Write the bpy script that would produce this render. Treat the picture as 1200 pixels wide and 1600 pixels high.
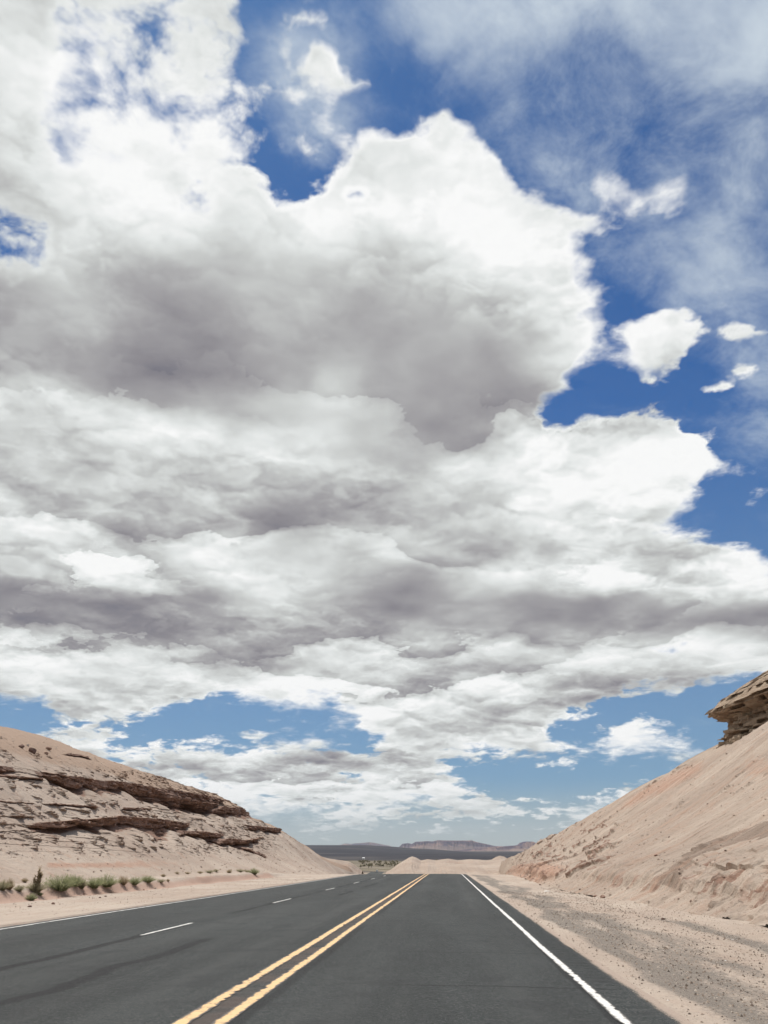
import bpy, bmesh, math, random
HAZE = 3.2e-5
import numpy as np
from mathutils import Vector

C = bpy.context.scene
for o in list(bpy.data.objects):
    bpy.data.objects.remove(o)
R = math.radians

# ------------------------------------------------------------------ camera
F = 1204.0                     # focal length in pixels of the 1200x1600 photograph
PITCH = math.atan(528 / F)
YAW = R(4.26)
CAM_H = 1.31
cam_d = bpy.data.cameras.new('camera')
cam_d.sensor_fit = 'VERTICAL'
cam_d.sensor_height = 24
cam_d.lens = 12 * F / 800
cam_d.clip_start = 0.1
cam_d.clip_end = 60000
cam = bpy.data.objects.new('camera', cam_d)
C.collection.objects.link(cam)
cam.location = (0, 0, CAM_H)
cam.rotation_euler = (math.pi / 2 + PITCH, 0, YAW)
C.camera = cam

# ------------------------------------------------------------------ light
SUN_EL, SUN_AZ = R(63), R(-24)          # azimuth from +Y towards +X
sun_d = bpy.data.lights.new('sun', 'SUN')
sun_d.energy = 4.0
sun_d.angle = R(0.53)
sun_d.color = (1.0, 0.955, 0.90)
sun = bpy.data.objects.new('sun', sun_d)
C.collection.objects.link(sun)
sd = Vector((math.sin(SUN_AZ) * math.cos(SUN_EL), math.cos(SUN_AZ) * math.cos(SUN_EL), math.sin(SUN_EL)))
sun.rotation_euler = sd.to_track_quat('Z', 'Y').to_euler()
C.view_settings.view_transform = 'Standard'
C.view_settings.look = 'None'
C.view_settings.exposure = 0
C.view_settings.gamma = 1
C.render.engine = 'CYCLES'
C.cycles.use_adaptive_sampling = True
C.cycles.adaptive_threshold = 0.018
C.cycles.adaptive_min_samples = 12

# ------------------------------------------------------------------ node helper
class S:
    """a socket with arithmetic"""
    nt = None
    def __init__(s, sock): s.s = sock
    def _m(op, *args, clamp=False):
        n = S.nt.nodes.new('ShaderNodeMath'); n.operation = op; n.use_clamp = clamp
        for i, a in enumerate(args):
            if isinstance(a, S): S.nt.links.new(a.s, n.inputs[i])
            else: n.inputs[i].default_value = a
        return S(n.outputs[0])
    def __add__(a, b): return S._m('ADD', a, b)
    def __radd__(a, b): return S._m('ADD', b, a)
    def __sub__(a, b): return S._m('SUBTRACT', a, b)
    def __rsub__(a, b): return S._m('SUBTRACT', b, a)
    def __mul__(a, b): return S._m('MULTIPLY', a, b)
    def __rmul__(a, b): return S._m('MULTIPLY', b, a)
    def __truediv__(a, b): return S._m('DIVIDE', a, b)
    def __rtruediv__(a, b): return S._m('DIVIDE', b, a)
def m_(op, *a, **k): return S._m(op, *a, **k)
def madd(a, b, c): return S._m('MULTIPLY_ADD', a, b, c)
def vec(x, y, z):
    n = S.nt.nodes.new('ShaderNodeCombineXYZ')
    for i, a in enumerate((x, y, z)):
        if isinstance(a, S): S.nt.links.new(a.s, n.inputs[i])
        else: n.inputs[i].default_value = a
    return S(n.outputs[0])
def sep(v):
    n = S.nt.nodes.new('ShaderNodeSeparateXYZ'); S.nt.links.new(v.s, n.inputs[0])
    return [S(n.outputs[i]) for i in range(3)]
def smooth(x, a, b, lo=0.0, hi=1.0):
    n = S.nt.nodes.new('ShaderNodeMapRange'); n.interpolation_type = 'SMOOTHSTEP'
    S.nt.links.new(x.s, n.inputs[0])
    for i, q in ((1, a), (2, b), (3, lo), (4, hi)):
        if isinstance(q, S): S.nt.links.new(q.s, n.inputs[i])
        else: n.inputs[i].default_value = q
    return S(n.outputs[0])
def lin(x, a, b, lo=0.0, hi=1.0):
    n = S.nt.nodes.new('ShaderNodeMapRange'); n.interpolation_type = 'LINEAR'
    S.nt.links.new(x.s, n.inputs[0])
    for i, q in ((1, a), (2, b), (3, lo), (4, hi)): n.inputs[i].default_value = q
    return S(n.outputs[0])
def noise(v, scale=1, detail=6, rough=0.55, dist=0.0, lac=2.0, typ='FBM', out=0):
    n = S.nt.nodes.new('ShaderNodeTexNoise'); n.noise_dimensions = '3D'
    try: n.noise_type = typ
    except Exception: pass
    S.nt.links.new(v.s, n.inputs['Vector'])
    n.inputs['Scale'].default_value = scale; n.inputs['Detail'].default_value = detail
    n.inputs['Roughness'].default_value = rough; n.inputs['Distortion'].default_value = dist
    n.inputs['Lacunarity'].default_value = lac
    return S(n.outputs[out])
def voro(v, scale=1, feature='F1', out=0, rnd=1.0, detail=0, sm=1.0):
    n = S.nt.nodes.new('ShaderNodeTexVoronoi'); n.feature = feature
    S.nt.links.new(v.s, n.inputs['Vector']); n.inputs['Scale'].default_value = scale
    n.inputs['Randomness'].default_value = rnd
    n.inputs['Detail'].default_value = detail
    if 'SMOOTH' in feature: n.inputs['Smoothness'].default_value = sm
    return S(n.outputs[out])
def ramp(x, stops, interp='LINEAR'):
    n = S.nt.nodes.new('ShaderNodeValToRGB'); n.color_ramp.interpolation = interp
    e = n.color_ramp.elements
    while len(e) < len(stops): e.new(0.5)
    for i, (p, c) in enumerate(stops):
        e[i].position = p; e[i].color = (c[0], c[1], c[2], 1)
    if isinstance(x, S): S.nt.links.new(x.s, n.inputs[0])
    return S(n.outputs[0])
def mix(f, a, b, blend='MIX'):
    n = S.nt.nodes.new('ShaderNodeMix'); n.data_type = 'RGBA'; n.blend_type = blend
    for i, q in ((0, f), (6, a), (7, b)):
        if isinstance(q, S): S.nt.links.new(q.s, n.inputs[i])
        elif i == 0: n.inputs[0].default_value = q
        else: n.inputs[i].default_value = (q[0], q[1], q[2], 1)
    return S(n.outputs[2])
def vmath(op, a, b=None, c=None):
    n = S.nt.nodes.new('ShaderNodeVectorMath'); n.operation = op
    for i, q in enumerate((a, b, c)):
        if q is None: continue
        if isinstance(q, S): S.nt.links.new(q.s, n.inputs[i])
        elif op == 'SCALE' and i == 1: pass
        else: n.inputs[i].default_value = q
    return n
def vscale(a, f):
    n = vmath('SCALE', a)
    if isinstance(f, S): S.nt.links.new(f.s, n.inputs[3])
    else: n.inputs[3].default_value = f
    return S(n.outputs[0])

# ------------------------------------------------------------------ sky: where the clouds stand
# soft polygons in the photograph's frame, turned below into azimuth / elevation
GW, GH, GS = 190, 186, 8                   # grid of 8 px, x from -160 to 1360, y from -80
gx = (np.arange(GW) * GS - 160)[None, :] + np.zeros((GH, 1))
gy = (np.arange(GH) * GS - 80)[:, None] + np.zeros((1, GW))
def pip(px, py, poly):
    ins = np.zeros(px.shape, bool)
    n = len(poly)
    for i in range(n):
        x1, y1 = poly[i]; x2, y2 = poly[(i + 1) % n]
        if y1 == y2: continue
        c = ((y1 > py) != (y2 > py)) & (px < (x2 - x1) * (py - y1) / (y2 - y1) + x1)
        ins ^= c
    return ins
def blur(a, s):
    r = max(1, int(s * 2.5)); k = np.exp(-0.5 * (np.arange(-r, r + 1) / s) ** 2); k /= k.sum()
    p = np.pad(a, ((r, r), (r, r)), mode='edge')
    p = sum(k[i] * p[i:i + a.shape[0], :] for i in range(2 * r + 1))
    return sum(k[i] * p[:, i:i + a.shape[1]] for i in range(2 * r + 1))
cov = np.full((GH, GW), 0.85); lum = np.full((GH, GW), 0.62); cir = np.zeros((GH, GW))
def paint(field, poly, val, soft=10, op=1.0):
    m = blur(pip(gx, gy, poly).astype(float), max(0.4, soft / GS)) * op
    field *= 1 - m; field += val * m
def ell(field, cx, cy, rx, ry, val, op=1.0, soft=0.5, ang=0):
    ca, sa = math.cos(R(ang)), math.sin(R(ang))
    dx, dy = gx - cx, gy - cy
    u, v = (dx * ca + dy * sa) / rx, (-dx * sa + dy * ca) / ry
    d = np.sqrt(u * u + v * v)
    m = np.clip((1 - d) / soft, 0, 1); m = m * m * (3 - 2 * m) * op
    field *= 1 - m; field += val * m
SKY_TINT = (0.31, 0.58, 0.86)
paint(lum, [(780,-80),(1360,-80),(1360,830),(1150,830),(1100,640),(900,560),(860,300)], 0.95, 20)
paint(lum, [(400,-80),(640,-80),(640,180),(480,260),(400,240)], 0.9, 20)
# --- brightness of the cloud undersides and tops
paint(lum, [(-160,-80),(420,-80),(440,300),(300,360),(0,340),(-160,340)], 0.86, 30)
paint(lum, [(480,180),(640,170),(760,210),(800,300),(900,380),(960,520),(900,620),(700,560),(500,420),(250,400),(100,420),(60,320),(150,310),(300,360),(480,300)], 0.97, 26)
paint(lum, [(30,480),(130,420),(260,380),(400,380),(560,420),(720,470),(900,520),(890,600),(760,680),(700,740),(560,700),(340,670),(180,630),(60,560)], 0.58, 30)
paint(lum, [(80,560),(200,560),(330,560),(500,560),(620,540),(780,540),(840,600),(740,660),(700,730),(560,700),(340,665),(180,625)], 0.38, 26)
ell(lum, 290, 600, 150, 50, 0.30, 0.8)
ell(lum, 640, 660, 170, 80, 0.31, 0.8)
ell(lum, 520, 600, 55, 70, 0.66, 0.7, 1)
ell(lum, 440, 480, 120, 60, 0.66, 0.6, 1)
paint(lum, [(-160,560),(60,560),(150,620),(330,680),(500,710),(620,780),(400,800),(200,740),(0,700),(-160,700)], 0.72, 22)
ell(lum, 60, 670, 110, 60, 0.50, 0.8, 1)
ell(lum, 200, 735, 90, 22, 0.80, 0.7, 1)
paint(lum, [(-160,740),(150,720),(330,760),(440,860),(560,930),(540,1000),(300,980),(-160,900)], 0.68, 24)
ell(lum, 220, 850, 90, 60, 0.52, 0.7, 1)
ell(lum, 60, 950, 190, 36, 0.20, 0.95, 0.7)
ell(lum, 230, 1010, 150, 34, 0.34, 0.85, 0.7, 6)
ell(lum, 470, 850, 130, 80, 0.44, 0.8, 0.9, 20)
ell(lum, 330, 930, 150, 40, 0.46, 0.8, 0.9)
ell(lum, 620, 930, 160, 60, 0.40, 0.9, 0.8, 10)
ell(lum, 620, 850, 150, 60, 0.56, 0.8, 0.9)
ell(lum, 560, 775, 60, 22, 0.88, 0.8, 0.9, 0)
ell(lum, 760, 760, 100, 60, 0.66, 0.8, 0.9, 0)
paint(lum, [(780,760),(960,700),(1100,690),(1060,800),(940,860),(800,840)], 0.82, 18)
paint(lum, [(820,620),(1000,610),(1110,640),(1160,720),(1000,730),(860,760),(800,700)], 0.88, 16)
paint(lum, [(700,830),(840,840),(960,830),(860,880),(720,880)], 0.60, 14)
paint(lum, [(860,850),(1000,820),(1150,840),(1200,880),(1360,900),(1360,930),(1000,930),(860,900)], 0.95, 12)
paint(lum, [(700,930),(900,925),(1100,930),(1360,930),(1360,980),(1150,985),(1000,990),(820,985),(700,960)], 0.42, 14)
ell(lum, 930, 945, 160, 34, 0.33, 0.9, 0.8)
paint(lum, [(-160,1000),(1360,1000),(1360,1070),(-160,1090)], 0.66, 16, 0.7)
ell(lum, 850, 1030, 160, 24, 0.52, 0.8, 0.9)
ell(lum, 480, 1040, 110, 20, 0.50, 0.8, 0.9)
ell(lum, 100, 1060, 200, 20, 0.55, 0.8, 0.9)
paint(lum, [(-160,1085),(1360,1075),(1360,1340),(-160,1340)], 0.80, 14)
ell(lum, 720, 1110, 160, 20, 0.62, 0.8, 0.9)
ell(lum, 1010, 1150, 90, 26, 0.90, 0.9, 0.7)
# --- cover
cov += 0.15
ell(cov, 250, 130, 330, 260, 0.80, .9, .5)
paint(cov, [(395,-80),(1360,-80),(1360,880),(1200,890),(1165,850),(1100,835),(1000,832),(1060,790),(1110,740),(1160,720),(1110,640),(1000,610),(920,650),(900,560),(960,520),(910,420),(860,360),(800,300),(750,215),(650,185),(560,180),(500,260),(440,290),(420,200)], 0.10, 14)
paint(cov, [(390,0),(480,30),(470,140),(560,120),(590,170),(520,250),(440,300),(400,200)], 0.61, 28)
cov[:] = blur(cov, 2.0)
# wisps and small clouds in the blue
paint(cov, [(400,110),(470,110),(590,95),(590,140),(500,160),(420,160)], 0.70, 8)
paint(cov, [(410,240),(500,240),(520,300),(420,320)], 0.62, 10)
ell(cov, 510, 80, 32, 26, 0.85); ell(cov, 452, 66, 28, 22, 0.75); ell(cov, 620, 105, 26, 26, 0.7, 1, .8); ell(cov, 690, 178, 60, 24, 0.72, 1, .8); ell(cov, 495, 15, 36, 36, .7, 1, .8)
paint(cov, [(640,185),(690,180),(750,210),(800,290),(860,300),(930,330),(970,350),(970,375),(900,370),(880,380),(780,340),(650,260)], 0.85, 8)
paint(cov, [(905,235),(945,230),(950,280),(1010,300),(1030,270),(1080,265),(1070,330),(1010,362),(960,352),(915,315)], .92, 22)
paint(cov, [(950,565),(980,500),(1030,480),(1090,482),(1110,500),(1075,540),(1070,580),(1010,600),(970,585)], 0.85, 18)
ell(cov, 1120, 606, 80, 36, 0.86, 1, 1); ell(cov, 1178, 572, 70, 44, 0.86, 1, 1); ell(cov, 1185, 782, 60, 34, .84, 1, 1, -30); ell(cov, 1175, 712, 50, 36, .8, 1, 1); ell(cov, 1180, 512, 80, 30, .74, 1, 1)
ell(cov, 930, 440, 80, 60, 0.60, 1, .8)
paint(cov, [(840,620),(920,560),(905,640),(880,660),(845,650)], 0.25, 8)
ell(cov, 825, 780, 10, 26, 0.3, 1, .8)
# blue holes on the left
ell(cov, 100, 130, 60, 150, 0.60, 1, .9); ell(cov, 95, 150, 40, 36, .55, 1, .9)
paint(cov, [(-160,340),(0,340),(40,330),(50,370),(90,385),(80,412),(0,415),(-160,415)], 0.50, 30)
paint(cov, [(260,330),(300,290),(330,330),(330,352),(290,350)], 0.53, 20)
ell(cov, 560, 300, 34, 26, .62, 1, .8)
paint(cov, [(430,285),(480,300),(470,312),(420,300)], 0.3, 6)
# low band
ell(cov, 1045, 996, 38, 8, 0.15, 1, .6)
paint(cov, [(-160,1100),(30,1090),(100,1110),(200,1135),(280,1100),(400,1090),(520,1095),(560,1130),(640,1160),(560,1180),(430,1165),(200,1160),(60,1140),(-160,1150)], 0.22, 8)
ell(cov, 130, 1140, 120, 26, .62, 1, .9)
ell(cov, 415, 1140, 95, 13, 0.72, 1, .7, -6)
paint(cov, [(850,1130),(930,1112),(1000,1080),(1100,1065),(1360,1060),(1360,1200),(1130,1190),(900,1185),(880,1160)], 0.20, 8)
ell(cov, 1060, 1092, 80, 14, .75, 1, .7)
ell(cov, 1000, 1152, 95, 27, 0.92, 1, .5)
ell(cov, 880, 1200, 70, 22, .75, 1, .7); ell(cov, 700, 1175, 200, 16, .8, 1, .8, 6)
paint(cov, [(680,1200),(900,1200),(1200,1200),(1360,1250),(1100,1260),(900,1250),(760,1240)], 0.24, 8)
ell(cov, 830, 1252, 60, 12, .78, 1, .7); ell(cov, 970, 1240, 50, 12, .72, 1, .7); ell(cov, 1080, 1195, 60, 18, .75, 1, .7)
paint(cov, [(-160,1270),(1360,1270),(1360,1400),(-160,1400)], 0.50, 12)
# --- high thin cloud
paint(cir, [(560,-80),(1360,-80),(1360,760),(1200,700),(1120,560),(1000,460),(930,420),(880,340),(800,280),(720,120),(620,60)], 0.50, 30)
paint(cir, [(640,-80),(1360,-80),(1360,140),(1200,150),(1000,60),(800,70),(660,30)], 0.90, 36)
ell(cir, 1150, 90, 150, 110, .95, .8, .9)
ell(cir, 1120, 430, 150, 90, .75, .8, .9, -25)
ell(cir, 760, 210, 60, 80, .40, .6, .9)
ell(cir, 480, 160, 90, 140, .42, .9, .9)
ell(cir, 640, 90, 50, 90, .10, .9, .9)


ell(cov, 300, 1200, 260, 30, .80, .9, .7); ell(cov, 560, 1215, 140, 22, .74, .9, .8); ell(cov, 620, 1240, 160, 22, .72, .9, .8)
ell(cov, 700, 1170, 190, 26, .84, .8, .7)
ell(lum, 560, 1180, 300, 40, 0.78, .7, .8)

ell(lum, 400, 760, 620, 110, .74, .35, .8); ell(lum, 500, 1010, 700, 60, .70, .35, .8); ell(lum, 150, 1240, 500, 60, .86, .6, .8)
paint(cir, [(900,380),(1360,300),(1360,640),(1200,600),(1080,520),(960,470)], .62, 40, .7)

ell(cov, 900, 1165, 300, 26, .70, .5, .9); ell(cov, 1060, 1215, 150, 22, .72, .6, .9)
ell(cov, 560, 900, 700, 160, 1.0, .7, .7); ell(cov, 500, 520, 400, 150, 1.0, .8, .6)
ell(cov, 420, 1240, 300, 40, .72, .5, .9); ell(cov, 900, 1262, 200, 14, .66, .6, .9)
ell(cir, 480, 130, 150, 200, .80, .9, .9)
lum[:] = lum + .035 * ((gy > 660) & (gy < 1010))
for cx_, cy_c, rx_, ry_, v_ in ((440,135,80,36,.80),(535,128,70,30,.78),(455,220,60,40,.76),(425,60,40,40,.74),(590,185,44,34,.80),(455,20,40,26,.72),(960,450,80,46,.66),(1010,410,60,30,.62),(1120,520,60,24,.66)):
    ell(cov, cx_, cy_c, rx_, ry_, v_, .85, 1)
for cx_, cy_c, w_c in ((330,1215,60),(420,1232,50),(250,1195,50),(560,1222,70),(640,1240,60),(720,1228,60),(820,1252,55),(880,1262,40),(480,1258,60),(360,1268,60),(600,1275,60),(760,1280,60),(180,1180,60),(690,1205,50),(950,1225,50),(1050,1200,50),(1110,1180,40)):
    ell(cov, cx_, cy_c + 8, w_c * 1.2, 10, .36, .8, 1); ell(cov, cx_, cy_c, w_c * .8, 11, .86, .9, .9)
cov[:] = blur(cov, .8)


# ------------------------------------------------------------------ world
world = bpy.data.worlds.new('World'); C.world = world
world.use_nodes = True
S.nt = world.node_tree
S.nt.nodes.clear()
AZ0, AZ1, EL1, ROWS, COLS = R(-52), R(44), R(58.5), 54, 128
az_s = np.linspace(AZ0, AZ1, COLS)[None, :]; el_s = np.linspace(0, EL1, ROWS)[:, None]
dx_, dy_, dz_ = np.sin(az_s) * np.cos(el_s), np.cos(az_s) * np.cos(el_s), np.sin(el_s) + 0 * az_s
cy_, sy_ = math.cos(YAW), math.sin(YAW)
xr, yr = dx_ * cy_ + dy_ * sy_, -dx_ * sy_ + dy_ * cy_
fw, up = yr * math.cos(PITCH) + dz_ * math.sin(PITCH), -yr * math.sin(PITCH) + dz_ * math.cos(PITCH)
fw = np.maximum(fw, 0.15)
pcx, pcy = 600 + F * xr / fw, 800 - F * up / fw
def sample(f):
    u = np.clip((pcx + 160) / GS, 0, GW - 1.001); v = np.clip((pcy + 80) / GS, 0, GH - 1.001)
    i, j = u.astype(int), v.astype(int); a, b = u - i, v - j
    return (f[j, i] * (1 - a) + f[j, i + 1] * a) * (1 - b) + (f[j + 1, i] * (1 - a) + f[j + 1, i + 1] * a) * b
fields = np.clip(np.stack([sample(cov), sample(lum), sample(cir)]), 0, 1)

tc = S.nt.nodes.new('ShaderNodeTexCoord')
D = S(tc.outputs['Generated'])
dx, dy, dz = sep(D)
zc = m_('MAXIMUM', dz, 0.0)
H0 = 0.26
def cloud_p(z, kz):
    q = z + H0
    return vec(dx / q, dy / q, m_('LOGARITHM', q, math.e) * kz)
KZ = 0.5
P = cloud_p(zc, KZ)
Pu = cloud_p(zc + 0.045 * (zc + 0.10), KZ)
Pu2 = cloud_p(zc + 0.12 * (zc + 0.10), KZ)
Pv = cloud_p(zc + 0.018 * (zc + 0.10), KZ)
Pm = cloud_p(zc + 0.035 * (zc + 0.10), KZ)
Pu = cloud_p(zc + 0.07 * (zc + 0.10), KZ)
# look the layout up with a little turbulence, so that outlines are ragged
wn = noise(P, 2.6, 5, 0.6, out=1); wx, wy, wz = sep(wn)
wn2 = noise(P, 11, 4, 0.6, out=1); wx2, wy2, wz2 = sep(wn2)
fall = lin(zc, 0.0, 0.4, 0.25, 1.0)
az = m_('ARCTAN2', dx, dy) + ((wx - 0.5) * 0.13 + (wx2 - 0.5) * 0.045) * fall
el = m_('ARCSINE', m_('MAXIMUM', dz, 0.02)) + ((wy - 0.5) * 0.10 + (wy2 - 0.5) * 0.045) * fall
a = lin(az, AZ0, AZ1)
e = m_('MULTIPLY', m_('MAXIMUM', el, 0.0), (ROWS - 1) / EL1)
e = m_('MINIMUM', e, ROWS - 1.0)
acc = None
ac = vec(a, a, a)
for i in range(ROWS):
    n = S.nt.nodes.new('ShaderNodeRGBCurve'); S.nt.links.new((ac if acc is None else S(vmath('MULTIPLY_ADD', acc, (1e-7, 1e-7, 1e-7), ac).outputs[0])).s, n.inputs[1])
    for k in range(3):
        cu = n.mapping.curves[k]; vals = fields[k, i]
        # keep only the points that matter
        keep = [0]
        for j in range(1, COLS - 1):
            if j - keep[-1] >= 3 or abs(vals[j] - vals[keep[-1]]) > 0.05: keep.append(j)
        keep.append(COLS - 1)
        cu.points[0].location = (0, vals[0]); cu.points[1].location = (1, vals[-1])
        for j in keep[1:-1]: cu.points.new(j / (COLS - 1), vals[j])
    n.mapping.update()
    if acc is None: acc = S(n.outputs[0]); continue
    x = S.nt.nodes.new('ShaderNodeMix'); x.data_type = 'VECTOR'; x.clamp_factor = True
    S.nt.links.new((e - float(i - 1)).s, x.inputs[0])
    S.nt.links.new(acc.s, x.inputs[4]); S.nt.links.new(n.outputs[0], x.inputs[5])
    acc = S(x.outputs[1])
cv, lm, ci = sep(acc)

n1 = noise(P, 3.4, 10, 0.60)
n1s = noise(P, 3.4, 3, 0.5)
n1u = noise(Pu, 3.4, 3, 0.5)
n2 = noise(P, 1.6, 3, 0.5)
n2u = noise(Pu2, 1.6, 3, 0.5)
n3 = noise(P, 13.0, 7, 0.62, 0.4)
def shift(v, f):
    return vscale(S(vmath('SUBTRACT', v, (0.5, 0.5, 0.5)).outputs[0]), f)
def vadd(a, b): return S(vmath('ADD', a, b).outputs[0])
w1, w2 = shift(wn, 0.30), shift(wn2, 0.14)
pb, pbu = vadd(P, w1), vadd(Pu, w1)
pc, pcu, pcm = vadd(P, w2), vadd(Pv, w2), vadd(Pm, w2)
b1, b1u = voro(pb, 3.0, 'SMOOTH_F1', sm=.35), voro(pbu, 3.0, 'SMOOTH_F1', sm=.35)
b3, b3u = voro(pc, 7.0, 'SMOOTH_F1', sm=.30), voro(pcm, 7.0, 'SMOOTH_F1', sm=.30)
b2, b2u = voro(pc, 15.0, 'F1', detail=1), voro(pcu, 15.0, 'F1', detail=1)
dens = (cv - 0.5) * 1.2 + 0.53 + smooth(cv, 0.80, 1.0) * 0.35 + (n1 - 0.5) * 1.05 + (n3 - 0.5) * 0.75 + (0.40 - b2) * 0.30 + (0.40 - b3) * 0.25 + (0.40 - b1) * 0.25
wid = smooth(n2, 0.40, 0.62, 0.07, 0.28)
alpha = smooth(dens, 0.50 - wid, 0.56 + wid)
core = smooth(dens, 0.50, 0.95)
crisp = smooth(lm, 0.40, 0.9, 0.10, 1.0)
# cloud behind cloud: every base hides the foot of the next one's bright top
lz = m_('LOGARITHM', zc + H0, math.e)
def stack(f, amp_lo, amp_hi, seed, soft):
    sv = S(vmath('ADD', P, (seed, seed * 0.7, 0.0)).outputs[0])
    lo, hi = noise(sv, 1.1, 3, 0.5), noise(sv, 4.2, 7, 0.62)
    fr = m_('FRACT', lz * f + lo * amp_lo + hi * amp_hi + seed)
    gate = smooth(noise(sv, 1.7, 4, 0.6), 0.40, 0.62)
    saw = (fr - 0.5) * smooth(fr, 1.0, 1.0 - soft)
    return saw * gate
low = smooth(zc, 0.66, 0.40)
st = (stack(2.2, 2.0, 0.8, 3.1, 0.10) * 0.64 + stack(4.6, 2.2, 0.9, 7.7, 0.10) * 0.48) * low
relief = (n1s - n1u) * 0.42 + (n2 - n2u) * 1.3 + (n2 - 0.5) * 0.4 + (n3 - 0.5) * 0.10 * crisp + (b1u - b1) * 0.62 * (crisp * 0.5 + 0.5) + ((b3u - b3) * 0.55 + (b2u - b2) * 0.26 + (0.4 - b2) * 0.06) * crisp + st
tone = lm * 0.84 + 0.09 + relief + (1.0 - core) * 0.22
ccol = ramp(tone, [(0.0, (.15, .15, .19)), (0.22, (.25, .24, .262)), (0.42, (.375, .368, .378)), (0.62, (.57, .585, .575)), (0.80, (.76, .785, .775)), (1.0, (.95, .955, .95))])

sky = S.nt.nodes.new('ShaderNodeTexSky'); sky.sky_type = 'NISHITA'
sky.sun_disc = False; sky.sun_elevation = SUN_EL; sky.sun_rotation = SUN_AZ
sky.altitude = 1500; sky.air_density = 1.0; sky.dust_density = 0.6; sky.ozone_density = 1.6
STR = 0.10
blue = S(vmath('MULTIPLY', S(sky.outputs[0]), SKY_TINT).outputs[0])
# high thin ice cloud, combed into strands
qq = zc + 0.35
ax_, ay_ = dx / qq, dy / qq
bend = noise(vec(ax_, ay_, 4.0), 1.5, 2, 0.5)
strand = vec((ax_ * 0.75 + ay_ * 0.66) * 2.2 + bend * 0.7, (ax_ * -0.66 + ay_ * 0.75) * 6.0 + bend * 0.8, 0.3)
cn = noise(strand, 2.2, 7, 0.62, 0.3)
cn2 = noise(vec(ax_, ay_, 1.7), 11.0, 9, 0.66, 0.25)
cn3 = noise(vec(ax_, ay_, 2.7), 2.2, 3, 0.5)
veil = smooth(ci + (cn - 0.5) * lin(cn3, 0.35, 0.65, 0.3, 1.2) + (cn2 - 0.5) * lin(cn3, 0.35, 0.65, 1.9, 0.8), 0.05, 1.30)
k10 = 1 / STR
def K(c): return tuple(q * k10 for q in c)
base = mix(veil, blue, K((.58, .66, .74)))
# pale air low over the horizon
hz = smooth(zc, 0.0, 0.085, 1.0, 0.0)
hz2 = smooth(zc, 0.0, 0.55, 1.0, 0.0)
base = mix(hz2 * 0.62, base, K((.21, .32, .40)))
base = mix(hz * 0.85, base, K((.42, .47, .45)))
cl = mix(hz * 0.55, vscale(ccol, k10), K((.50, .56, .555)))
alpha = alpha * lin(hz, 0.6, 1.0, 1.0, 0.5)
fin = mix(alpha, base, cl)
bg = S.nt.nodes.new('ShaderNodeBackground'); bg.inputs[1].default_value = STR
S.nt.links.new(fin.s, bg.inputs[0])
wo = S.nt.nodes.new('ShaderNodeOutputWorld'); S.nt.links.new(bg.outputs[0], wo.inputs[0])

# ------------------------------------------------------------------ numbers
rng = np.random.default_rng(7)
random.seed(5)
def hash3(i, j, k, seed):
    h = (i.astype(np.int64) * 374761393 + j.astype(np.int64) * 668265263 + k.astype(np.int64) * 2147483647 + seed * 1274126177) & 0xffffffff
    h = ((h ^ (h >> 13)) * 1274126177) & 0xffffffff
    h = ((h ^ (h >> 16)) * 2246822519) & 0xffffffff
    return ((h ^ (h >> 15)) & 0xffffff) / float(0xffffff)
def vn(x, y, z=None, seed=0):
    """value noise 0..1"""
    x = np.asarray(x, float); y = np.asarray(y, float) + 0 * x; x = x + 0 * y
    xi, yi = np.floor(x), np.floor(y); fx, fy = x - xi, y - yi
    fx, fy = fx * fx * (3 - 2 * fx), fy * fy * (3 - 2 * fy)
    if z is None:
        z0 = np.zeros_like(xi)
        h = lambda a, b: hash3(xi + a, yi + b, z0, seed)
        return (h(0, 0) * (1 - fx) + h(1, 0) * fx) * (1 - fy) + (h(0, 1) * (1 - fx) + h(1, 1) * fx) * fy
    z = np.asarray(z, float) + 0 * x
    zi = np.floor(z); fz = z - zi; fz = fz * fz * (3 - 2 * fz)
    h = lambda a, b, c: hash3(xi + a, yi + b, zi + c, seed)
    l = lambda c: (h(0, 0, c) * (1 - fx) + h(1, 0, c) * fx) * (1 - fy) + (h(0, 1, c) * (1 - fx) + h(1, 1, c) * fx) * fy
    return l(0) * (1 - fz) + l(1) * fz
def fbm(x, y, z=None, oct=4, seed=0, g=0.5):
    s = 0; a = 1; t = 0
    for o in range(oct):
        f = 2.03 ** o
        s = s + a * vn(x * f + o * 7.3, y * f + o * 3.1, None if z is None else z * f + o * 5.7, seed + o); t += a; a *= g
    return s / t - 0.5
def sst(x, a, b):
    t = np.clip((x - a) / (b - a), 0, 1); return t * t * (3 - 2 * t)
CP, SP_, CYW, SYW = math.cos(PITCH), math.sin(PITCH), math.cos(YAW), math.sin(YAW)
def to_px(x, y, z):
    """world -> pixel of the 1200x1600 photograph"""
    z = z - CAM_H
    xr = x * CYW + y * SYW; yr = -x * SYW + y * CYW
    fw = yr * CP + z * SP_; up = -yr * SP_ + z * CP
    fw = np.maximum(fw, 0.05)
    return 600 + F * xr / fw, 800 - F * up / fw, fw
def ray(c, r):
    a, b = (c - 600) / F, (800 - r) / F
    yr, z = CP - b * SP_, SP_ + b * CP
    return Vector((a * CYW - yr * SYW, a * SYW + yr * CYW, z))
def at_x(c, r, x):
    d = ray(c, r); k = x / d.x; return (x, d.y * k, CAM_H + d.z * k)
def at_d(c, r, dist):
    d = ray(c, r); k = dist / d.y; return (d.x * k, dist, CAM_H + d.z * k)

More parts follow.
